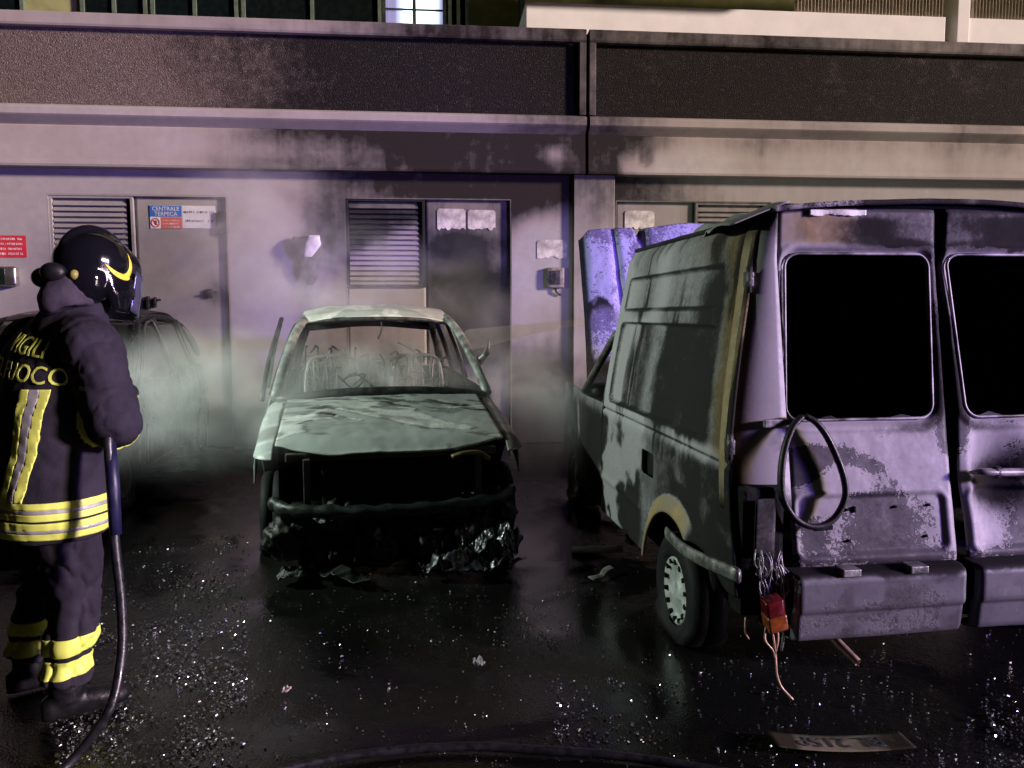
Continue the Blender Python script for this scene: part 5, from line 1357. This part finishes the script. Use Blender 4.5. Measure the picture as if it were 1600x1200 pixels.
limb(jk, [T(0.06, -0.13, 1.40), L_SH, mid(L_SH, L_EL, .5), L_EL, mid(L_EL, L_WR, .5), L_WR], [.10, .105, .098, .09, .078, .068])
jm = fused(jk, 0.0085, 7)
def folds(c):
    x, y, z = c[:, 0], c[:, 1], c[:, 2]
    r = (x - FB.x) * FR.x + (y - FB.y) * FR.y
    arm = smooth(r, 0.20, 0.28)
    n = fbm(r * 5 + 2, z * 9, (x + y) * 4, 201, 4) - 0.5
    rid = np.sin((z * 26 + r * 14) + 5 * fbm(r * 4, z * 4, y * 3, 205, 3)) * smooth(fbm(r * 3, z * 3, y * 3, 206, 2), 0.4, 0.6)
    q = fbm(r * 4 + z * 5, z * 6 - r * 5, (x - y) * 4, 207, 3)
    crease = (1 - np.abs(2 * q - 1)) ** 6
    q2 = fbm(r * 13 - z * 6, z * 9 + r * 6, (x + y) * 9, 209, 3)
    crease2 = (1 - np.abs(2 * q2 - 1)) ** 6
    return 0.022 * n + 0.0025 * rid - (0.004 + 0.006 * arm) * crease - (0.002 + 0.004 * arm) * crease2
wrinkle(jm, folds)
jm.transform(ff_inv)
jacket = place_mesh('jacket', jm.copy(), NAVY, ff)

def band(src, planes, off, name, mt, parent, keep=None):
    """strip of cloth sewn on: the part of the garment between cutting planes, lifted off the surface"""
    bm = bmesh.new(); bm.from_mesh(src)
    for co, no in planes:
        bmesh.ops.bisect_plane(bm, geom=list(bm.verts) + list(bm.edges) + list(bm.faces), plane_co=co, plane_no=no, clear_outer=True)
    if keep:
        dele = [f for f in bm.faces if not keep(f.calc_center_median())]
        bmesh.ops.delete(bm, geom=dele, context='FACES')
    kd = KDTree(len(src.vertices))
    for i_, v in enumerate(src.vertices): kd.insert(v.co, i_)
    kd.balance()
    for v in bm.verts:
        nn = Vector()
        for (_, i_, d_) in kd.find_n(v.co, 6): nn += src.vertices[i_].normal / (d_ + 0.002)
        v.co += nn.normalized() * off
    me = bpy.data.meshes.new(name); bm.to_mesh(me); bm.free()
    o = place_mesh(name, me, mt, parent)
    s = o.modifiers.new('t', 'SOLIDIFY'); s.thickness = off * 0.9; s.offset = -1
    return o
for z0, z1, mt_, nm in ((.822, .846, HIVIS, 'hem_tape'), (.808, .822, SILVER, 'silver_tape'), (.784, .808, HIVIS, 'hem_tape'), (.752, .776, HIVIS, 'hem_tape'), (.738, .752, SILVER, 'silver_tape'), (.714, .738, HIVIS, 'hem_tape')):
    band(jm, [((0, 0, z0), (0, 0, -1)), ((0, 0, z1), (0, 0, 1))], 0.004, nm, mt_, jacket, keep=lambda c: abs(c.dot(FR)) < 0.27)
# back stripe, slightly slanting
sn = (FR - UPZ * 0.15).normalized()
s0 = FR * 0.085 + UPZ * 0.87
def bstripe(a, b_, mt_, nm):
    band(jm, [(s0 + sn * a, -sn), (s0 + sn * b_, sn), ((0, 0, .848), (0, 0, -1)), ((0, 0, 1.235), (0, 0, 1)), (-FD * 0.02, FD)], 0.004, nm, mt_, jacket)
bstripe(-0.046, -0.016, HIVIS, 'back_tape'); bstripe(-0.016, 0.014, SILVER, 'silver_tape'); bstripe(0.014, 0.044, HIVIS, 'back_tape')
bstripe(-0.30, -0.27, HIVIS, 'back_tape')
# sleeve tape near the elbow
ax = (R_WR - R_EL).normalized(); pe = R_EL - FB
band(jm, [(pe + ax * 0.03, -ax), (pe + ax * 0.075, ax)], 0.005, 'sleeve_tape', HIVIS, jacket, keep=lambda c: ((c - pe) - ax * (c - pe).dot(ax)).length < 0.115 and c.dot(FR) > 0.21)
# lettering on the back
bvh = BVHTree.FromPolygons([v.co.copy() for v in jm.vertices], [tuple(p.vertices) for p in jm.polygons])
def back_text(s, r, z, size, narrow, slope):
    me = text_mesh(s, size, 0.0, 'CENTER', narrow)
    bm = bmesh.new(); bm.from_mesh(me)
    bmesh.ops.subdivide_edges(bm, edges=[e for e in bm.edges if e.calc_length() > 0.02], cuts=2)
    for v in bm.verts:
        rr = r + v.co.x; zz = z + v.co.y + slope * v.co.x
        hit = bvh.ray_cast(FR * rr - FD * 0.6 + UPZ * zz, FD)
        v.co = (hit[0] - FD * 0.004) if hit[0] else (FR * rr - FD * 0.16 + UPZ * zz)
    bm.to_mesh(me); bm.free()
    o = place_mesh('lettering', me, HIVIS, jacket, False)
    s_ = o.modifiers.new('t', 'SOLIDIFY'); s_.thickness = 0.0015; s_.offset = 0
back_text('VIGILI', 0.065, 1.355, 0.088, 0.80, -0.16)
back_text('DEL FUOCO', 0.035, 1.268, 0.088, 0.80, -0.12)

# trousers and boots
tr = MB()
R_HIP, R_KN, R_AN = T(-0.01, 0.085, 0.80), T(0.03, 0.075, 0.47), T(-0.01, 0.05, 0.14)
L_HIP, L_KN, L_AN = T(0.0, -0.10, 0.80), T(0.06, -0.20, 0.47), T(0.02, -0.29, 0.14)
tr.loft([ring(0, 0, 0.70, .19, .15), ring(0, 0, .80, .20, .155), ring(0, 0, .95, .18, .145)], 24)
limb(tr, [R_HIP, mid(R_HIP, R_KN, .5), R_KN, mid(R_KN, R_AN, .5), R_AN], [.125, .115, .10, .095, .092])
limb(tr, [L_HIP, mid(L_HIP, L_KN, .5), L_KN, mid(L_KN, L_AN, .5), L_AN], [.125, .115, .10, .095, .092])
tm_ = fused(tr, 0.009, 6)
wrinkle(tm_, lambda c: 0.035 * (fbm(c[:, 0] * 6, c[:, 1] * 6, c[:, 2] * 9, 301, 4) - 0.5) + 0.010 * np.sin(c[:, 2] * 38 + 6 * fbm(c[:, 0] * 5, c[:, 1] * 5, c[:, 2] * 4, 302)) * smooth(c[:, 2], 0.5, 0.2) - 0.02 * (1 - np.abs(2 * fbm(c[:, 0] * 9, c[:, 1] * 9, c[:, 2] * 6, 303, 3) - 1)) ** 6)
tm_.transform(ff_inv)
trousers = place_mesh('trousers', tm_.copy(), NAVY, ff)
for z0, z1 in ((.262, .325), (.175, .238)):
    for sg_ in (-1, 1):
        band(tm_, [((0, 0, z0), (0.06, 0.02, -1)), ((0, 0, z1), (-0.06, -0.02, 1))], 0.005, 'leg_tape', HIVIS, trousers, keep=lambda c: (c.dot(FR) + 0.12) * sg_ > 0)
for A, nm in ((R_AN, 'boot'), (L_AN, 'boot')):
    mb = MB()
    gz = Vector((A.x, A.y, 0)); dirf = (FD + FR * 0.35).normalized(); dirs = Vector((dirf.y, -dirf.x, 0))
    limb(mb, [gz + UPZ * 0.24, gz + UPZ * 0.12, gz + UPZ * 0.07], [.062, .062, .058])
    mb.loft([(gz - dirf * 0.085 + UPZ * 0.045, dirs * .03, UPZ * .04), (gz - dirf * 0.06 + UPZ * 0.05, dirs * .042, UPZ * .05), (gz + UPZ * 0.055, dirs * .045, UPZ * .055), (gz + dirf * 0.10 + UPZ * 0.048, dirs * .05, UPZ * .048), (gz + dirf * 0.17 + UPZ * 0.042, dirs * .048, UPZ * .04), (gz + dirf * 0.205 + UPZ * 0.036, dirs * .03, UPZ * .03)], 18)
    bm_ = fused(mb, 0.008, 4)
    for v in bm_.vertices: v.co.z = max(v.co.z, 0.0)
    bm_.transform(ff_inv)
    place_mesh('boot', bm_, plain('boot_leather', (0.008, 0.008, 0.009), 0.4, 0, 0.3, 25, 0.3, 0.25), ff)

# body under the gear: one continuous figure with neck, head and gloved hands
bd = torso(0.8)
limb(bd, [R_SH, R_EL, R_WR], [.07, .06, .045]); limb(bd, [L_SH, L_EL, L_WR], [.07, .06, .045])
limb(bd, [R_HIP, R_KN, R_AN, R_AN - UPZ * 0.09], [.09, .07, .05, .045]); limb(bd, [L_HIP, L_KN, L_AN, L_AN - UPZ * 0.09], [.09, .07, .05, .045])
HC_ = T(0.155, 0.088, 1.632)
hdir = (FD * 1.0 - FR * 0.14 - UPZ * 0.22).normalized()
limb(bd, [T(0.10, 0.04, 1.46), T(0.13, 0.07, 1.60)], [.06, .06])
hq = hdir.to_track_quat('Y', 'Z').to_matrix().to_4x4()
bd.blob(HC_, (0.072, 0.092, 0.112), hq)
bd.blob(HC_ + hdir * 0.092 - UPZ * 0.015, (0.014, 0.022, 0.024), hq)
bd.blob(HC_ + hdir * 0.07 - UPZ * 0.075, (0.04, 0.03, 0.03), hq)
bmh = fused(bd, 0.010, 3); bmh.transform(ff_inv)
place_mesh('body', bmh, plain('skin', (0.42, 0.25, 0.18), 0.5, 0, 0.1, 30), ff)
GLOVE = plain('glove_leather', (0.025, 0.024, 0.03), 0.6, 0, 0.3, 30, 0.3)
NZ0, NZ1 = T(0.18, -0.06, 1.10), T(0.46, -0.24, 1.16)      # nozzle axis
nzd = (NZ1 - NZ0).normalized()
for wr, at0 in ((R_WR, 0.10), (L_WR, 0.22)):
    mb = MB()
    gp = NZ0 + nzd * at0
    side_ = (wr - gp); side_ = (side_ - nzd * side_.dot(nzd)).normalized()
    up_ = nzd.cross(side_).normalized()
    palm = gp + side_ * 0.045
    limb(mb, [wr, mid(wr, palm, 0.5), palm], [.05, .044, .038])
    for k, ln_ in enumerate((0.9, 1.0, 0.95, 0.8)):
        o_ = nzd * (-0.036 + 0.024 * k)
        mb.tube(catmull([palm + o_ + up_ * 0.015, gp + o_ + up_ * 0.042 + side_ * 0.012, gp + o_ + up_ * 0.030 - side_ * 0.034 * ln_, gp + o_ - up_ * 0.006 - side_ * 0.042 * ln_, gp + o_ - up_ * 0.028 * ln_ - side_ * 0.026], 4), 0.0105, 8)
    mb.tube(catmull([palm + nzd * 0.03 - up_ * 0.012, gp + nzd * 0.05 - up_ * 0.036 + side_ * 0.012, gp + nzd * 0.045 - up_ * 0.038 - side_ * 0.018], 4), 0.012, 8)
    gm_ = fused(mb, 0.005, 2); gm_.transform(ff_inv)
    place_mesh('glove', gm_, GLOVE, ff)

# helmet
HELM = plain('glossy_black_helmet', (0.006, 0.006, 0.009), 0.11, 0, 0.3, 3, 0, 0.5)
helm = bpy.data.objects.new('helmet', None); COL.objects.link(helm); helm.parent = ff
mb = MB()
HQ = Matrix.Translation(HC_ - FB) @ hq
def H(x, y, z): return HQ @ Vector((x, y, z))
mb.blob(H(0, -0.005, 0.038), (0.124, 0.150, 0.120), hq, 28)
mb.blob(H(0, -0.05, -0.03), (0.118, 0.100, 0.10), hq, 24)
mb.blob(H(0, 0.075, 0.035), (0.10, 0.09, 0.10), hq, 24)
for sx in (-1, 1):
    mb.loft([(H(sx * 0.105, 0.02, 0.0), HQ.to_3x3() @ Vector((0.02, 0, 0)), HQ.to_3x3() @ Vector((0, 0.075, 0))), (H(sx * 0.112, 0.03, -0.06), HQ.to_3x3() @ Vector((0.02, 0, 0)), HQ.to_3x3() @ Vector((0, 0.062, 0))), (H(sx * 0.10, 0.05, -0.125), HQ.to_3x3() @ Vector((0.014, 0, 0)), HQ.to_3x3() @ Vector((0, 0.035, 0)))], 16)
mb.tube([H(0, 0.13 * math.cos(a) - 0.01, 0.043 + 0.123 * math.sin(a)) for a in np.linspace(R(20), R(165), 16)], 0.02, 10)
hmesh = fused(mb, 0.006, 6)
place_mesh('shell', hmesh, HELM, helm)
# visor over the face
def visor_f(A, V):
    ang = A; rr = 0.138
    P = [np.array(HQ)[i, 0] * (rr * 0.92 * np.sin(ang)) + np.array(HQ)[i, 1] * (0.035 + rr * np.cos(ang)) + np.array(HQ)[i, 2] * (-0.11 + 0.15 * V - 0.02 * np.cos(ang)) + np.array(HQ)[i, 3] for i in range(3)]
    return P[0], P[1], P[2]
vm, vnt, vb = mat('visor'); vb.inputs['Base Color'].default_value = (0.05, 0.05, 0.09, 1); vb.inputs['Roughness'].default_value = 0.12; vb.inputs['Alpha'].default_value = 0.75
sheet('visor', helm, vm, visor_f, R(-75), R(75), 24, 0, 1, 8, thick=0.003, out=tuple(hdir))
# neck curtain and chin gear
mb = MB()
limb(mb, [H(0, -0.075, -0.05), H(0, -0.095, -0.11), H(0.01, -0.085, -0.15)], [.085, .088, .085])
nm_ = fused(mb, 0.009, 5); wrinkle(nm_, lambda c: 0.03 * (fbm(c[:, 0] * 16, c[:, 1] * 16, c[:, 2] * 10, 7) - 0.5))
place_mesh('neck_curtain', nm_, cloth('neck_cloth', (0.05, 0.042, 0.06)), helm)
mb = MB(); mb.blob(H(-0.055, -0.155, -0.045), (0.04, 0.028, 0.036)); mb.blob(H(0.01, -0.165, -0.03), (0.045, 0.03, 0.035)); mb.build('adjuster', RUBBER, helm, True)
YEL = plain('helmet_yellow', (0.75, 0.60, 0.05), 0.4, 0, 0.08)
hb = BVHTree.FromPolygons([v.co.copy() for v in hmesh.vertices], [tuple(p.vertices) for p in hmesh.polygons])
def decal(outer, inner_, name, mt_):
    """crescent between two curves in the helmet's side view, laid on the right side of the shell"""
    O_ = catmull([(p[0] * 0.82 + 0.022, p[1] * 0.82, 0) for p in outer], 5); I_ = catmull([(p[0] * 0.82 + 0.022, p[1] * 0.82, 0) for p in inner_], 5)
    R3 = HQ.to_3x3(); dirx = R3 @ Vector((-1, 0, 0)); vs = []
    for a, b_ in zip(O_, I_):
        for k in range(4):
            p = a + (b_ - a) * k / 3
            hit = hb.ray_cast(H(0.4, p.x, p.y), dirx)
            vs.append(hit[0] - dirx * 0.003 if hit[0] else H(0.13, p.x, p.y))
    fs = [(4 * i + k, 4 * i + k + 1, 4 * i + k + 5, 4 * i + k + 4) for i in range(len(O_) - 1) for k in range(3)]
    o = new_mesh(name, vs, fs, mt_, helm, True)
    s_ = o.modifiers.new('t', 'SOLIDIFY'); s_.thickness = 0.003; s_.offset = 0
decal([(-0.095, 0.034), (-0.06, 0.004), (-0.02, -0.014), (0.022, -0.010), (0.042, 0.022), (0.040, 0.065), (0.018, 0.112)],
      [(-0.095, 0.036), (-0.06, 0.022), (-0.025, 0.012), (0.004, 0.014), (0.020, 0.032), (0.024, 0.065), (0.017, 0.114)], 'yellow_flash', YEL)
MB().blob(H(0.068, -0.125, -0.03), (0.014, 0.018, 0.018), hq).build('yellow_knob', plain('dull_yellow', (0.28, 0.25, 0.05), 0.6), helm, True)

# nozzle and hose (held)
hose = thing('hose', 'blue and black fire hose running from the firefighter to the ground', 'hose', (0, 0, 0))
HOSE = plain('hose_rubber', (0.012, 0.012, 0.017), 0.35, 0, 0.4, 30, 0.2)
mb = MB(); mb.tube([NZ0, NZ0 + nzd * 0.06, NZ0 + nzd * 0.07, NZ0 + nzd * 0.26, NZ0 + nzd * 0.27, NZ1], [.02, .02, .026, .026, .034, .036], 14); mb.build('nozzle', plain('nozzle_alloy', (0.03, 0.03, 0.035), 0.35, 0.6), hose, True)
hp = [NZ0, T(0.16, 0.20, 1.06), unproj(170, 670, 1, 2.74), unproj(174, 760, 1, 2.70), unproj(180, 850, 1, 2.68), unproj(190, 950, 1, 2.66), unproj(189, 1030, 1, 2.62), unproj(170, 1110, 1, 2.55), Vector((-1.19, 2.50, 0.05)), Vector((-1.26, 2.40, 0.02)), Vector((-1.5, 2.1, 0.016)), Vector((-2.2, 1.6, 0.016))]
MB().tube(catmull(hp, 8), 0.0165, 12).build('hose_line', HOSE, hose, True)
mb = MB(); mb.tube([unproj(172, 690, 1, 2.725), unproj(177, 760, 1, 2.695), unproj(181, 835, 1, 2.675)], [.019, .021, .019], 12); mb.build('blue_sleeve', plain('blue_sleeve', (0.010, 0.010, 0.045), 0.5, 0, 0.2), hose, True)
h2 = thing('hose', 'dark fire hose lying across the asphalt at the bottom edge', 'hose', (0, 0, 0))
MB().tube(catmull([(-0.9, 2.28, 0.02), (-0.38, 2.47, 0.02), (0.03, 2.505, 0.02), (0.35, 2.45, 0.02), (0.68, 2.36, 0.02), (1.3, 2.1, 0.02), (2.2, 1.8, 0.02)], 10), 0.015, 12).build('hose_line', HOSE, h2, True)

# ------------------------------------------------------------------ smoke, spray, water jet
def smoke_mat(name, blobs, scale, lo, hi, dens, col=(0.9, 0.9, 0.9), aniso=0.15, stretch=(1, 1, 1)):
    m = bpy.data.materials.new(name); m.use_nodes = True; nt = m.node_tree; nt.nodes.clear()
    out = nt.nodes.new('ShaderNodeOutputMaterial'); pv = nt.nodes.new('ShaderNodeVolumePrincipled')
    co = ocoord(nt); tot = None
    for c, r, a in blobs:
        d = nd(nt, 'ShaderNodeVectorMath', {0: co, 1: c}, operation='SUBTRACT').outputs[0]
        d = nd(nt, 'ShaderNodeVectorMath', {0: d, 1: r}, operation='DIVIDE').outputs[0]
        l = nd(nt, 'ShaderNodeVectorMath', {0: d}, operation='LENGTH').outputs[1]
        g = mth(nt, 'MULTIPLY', rng(nt, l, 1.0, 0.0), a)
        tot = g if tot is None else mth(nt, 'ADD', tot, g)
    n = noise(nt, ocoord(nt, stretch), scale, 4, 0.6, 1.1)
    dd = mth(nt, 'MULTIPLY', mth(nt, 'MULTIPLY', tot, rng(nt, n, lo, hi)), dens)
    nt.links.new(dd, pv.inputs['Density']); put(nt, pv.inputs['Color'], (*col, 1)); pv.inputs['Anisotropy'].default_value = aniso
    nt.links.new(pv.outputs[0], out.inputs['Volume'])
    return m
SM = smoke_mat('smoke_volume', [
    ((-1.4, 5.3, 0.98), (1.05, 1.9, 0.55), 0.34),     # spray mist between firefighter and hatchback
    ((-1.75, 8.1, 2.25), (1.05, 0.75, 1.15), 0.62),    # against the wall, left of the louvre
    ((0.75, 6.3, 0.85), (0.7, 1.9, 0.8), 0.34),      # between hatchback and van
    ((-0.4, 6.2, 1.02), (0.8, 1.0, 0.36), 0.85),     # in the burnt cabin
    ((-0.6, 8.1, 1.55), (2.6, 0.8, 0.65), 0.18),      # along the wall behind the cars
    ((0.1, 7.8, 2.0), (0.7, 0.8, 0.6), 0.06),
    ((-0.9, 7.2, 1.75), (1.0, 0.9, 0.75), 0.34),      # rising off the roof
], 1.7, 0.40, 0.68, 4.2)
sm_ = MB().box(-3.4, 1.75, 3.6, 8.72, 0.02, 3.3).build('smoke', SM)
tag(sm_, 'drifting grey smoke and mist around the burnt cars', 'smoke', kind='stuff')
JET = smoke_mat('jet_volume', [((0, 0, 0), (9, 9, 9), 1.0)], 6.0, 0.30, 0.70, 2.2)
ja, jb = unproj(930, 500, 1, 7.1), unproj(735, 531, 1, 5.7)
jt = MB().tube([ja, mid(ja, jb, .5) + UPZ * 0.01, jb], [0.022, 0.04, 0.08], 14).build('water_jet', JET)
tag(jt, 'thin water jet from the right striking the burnt hatchback', 'water jet')
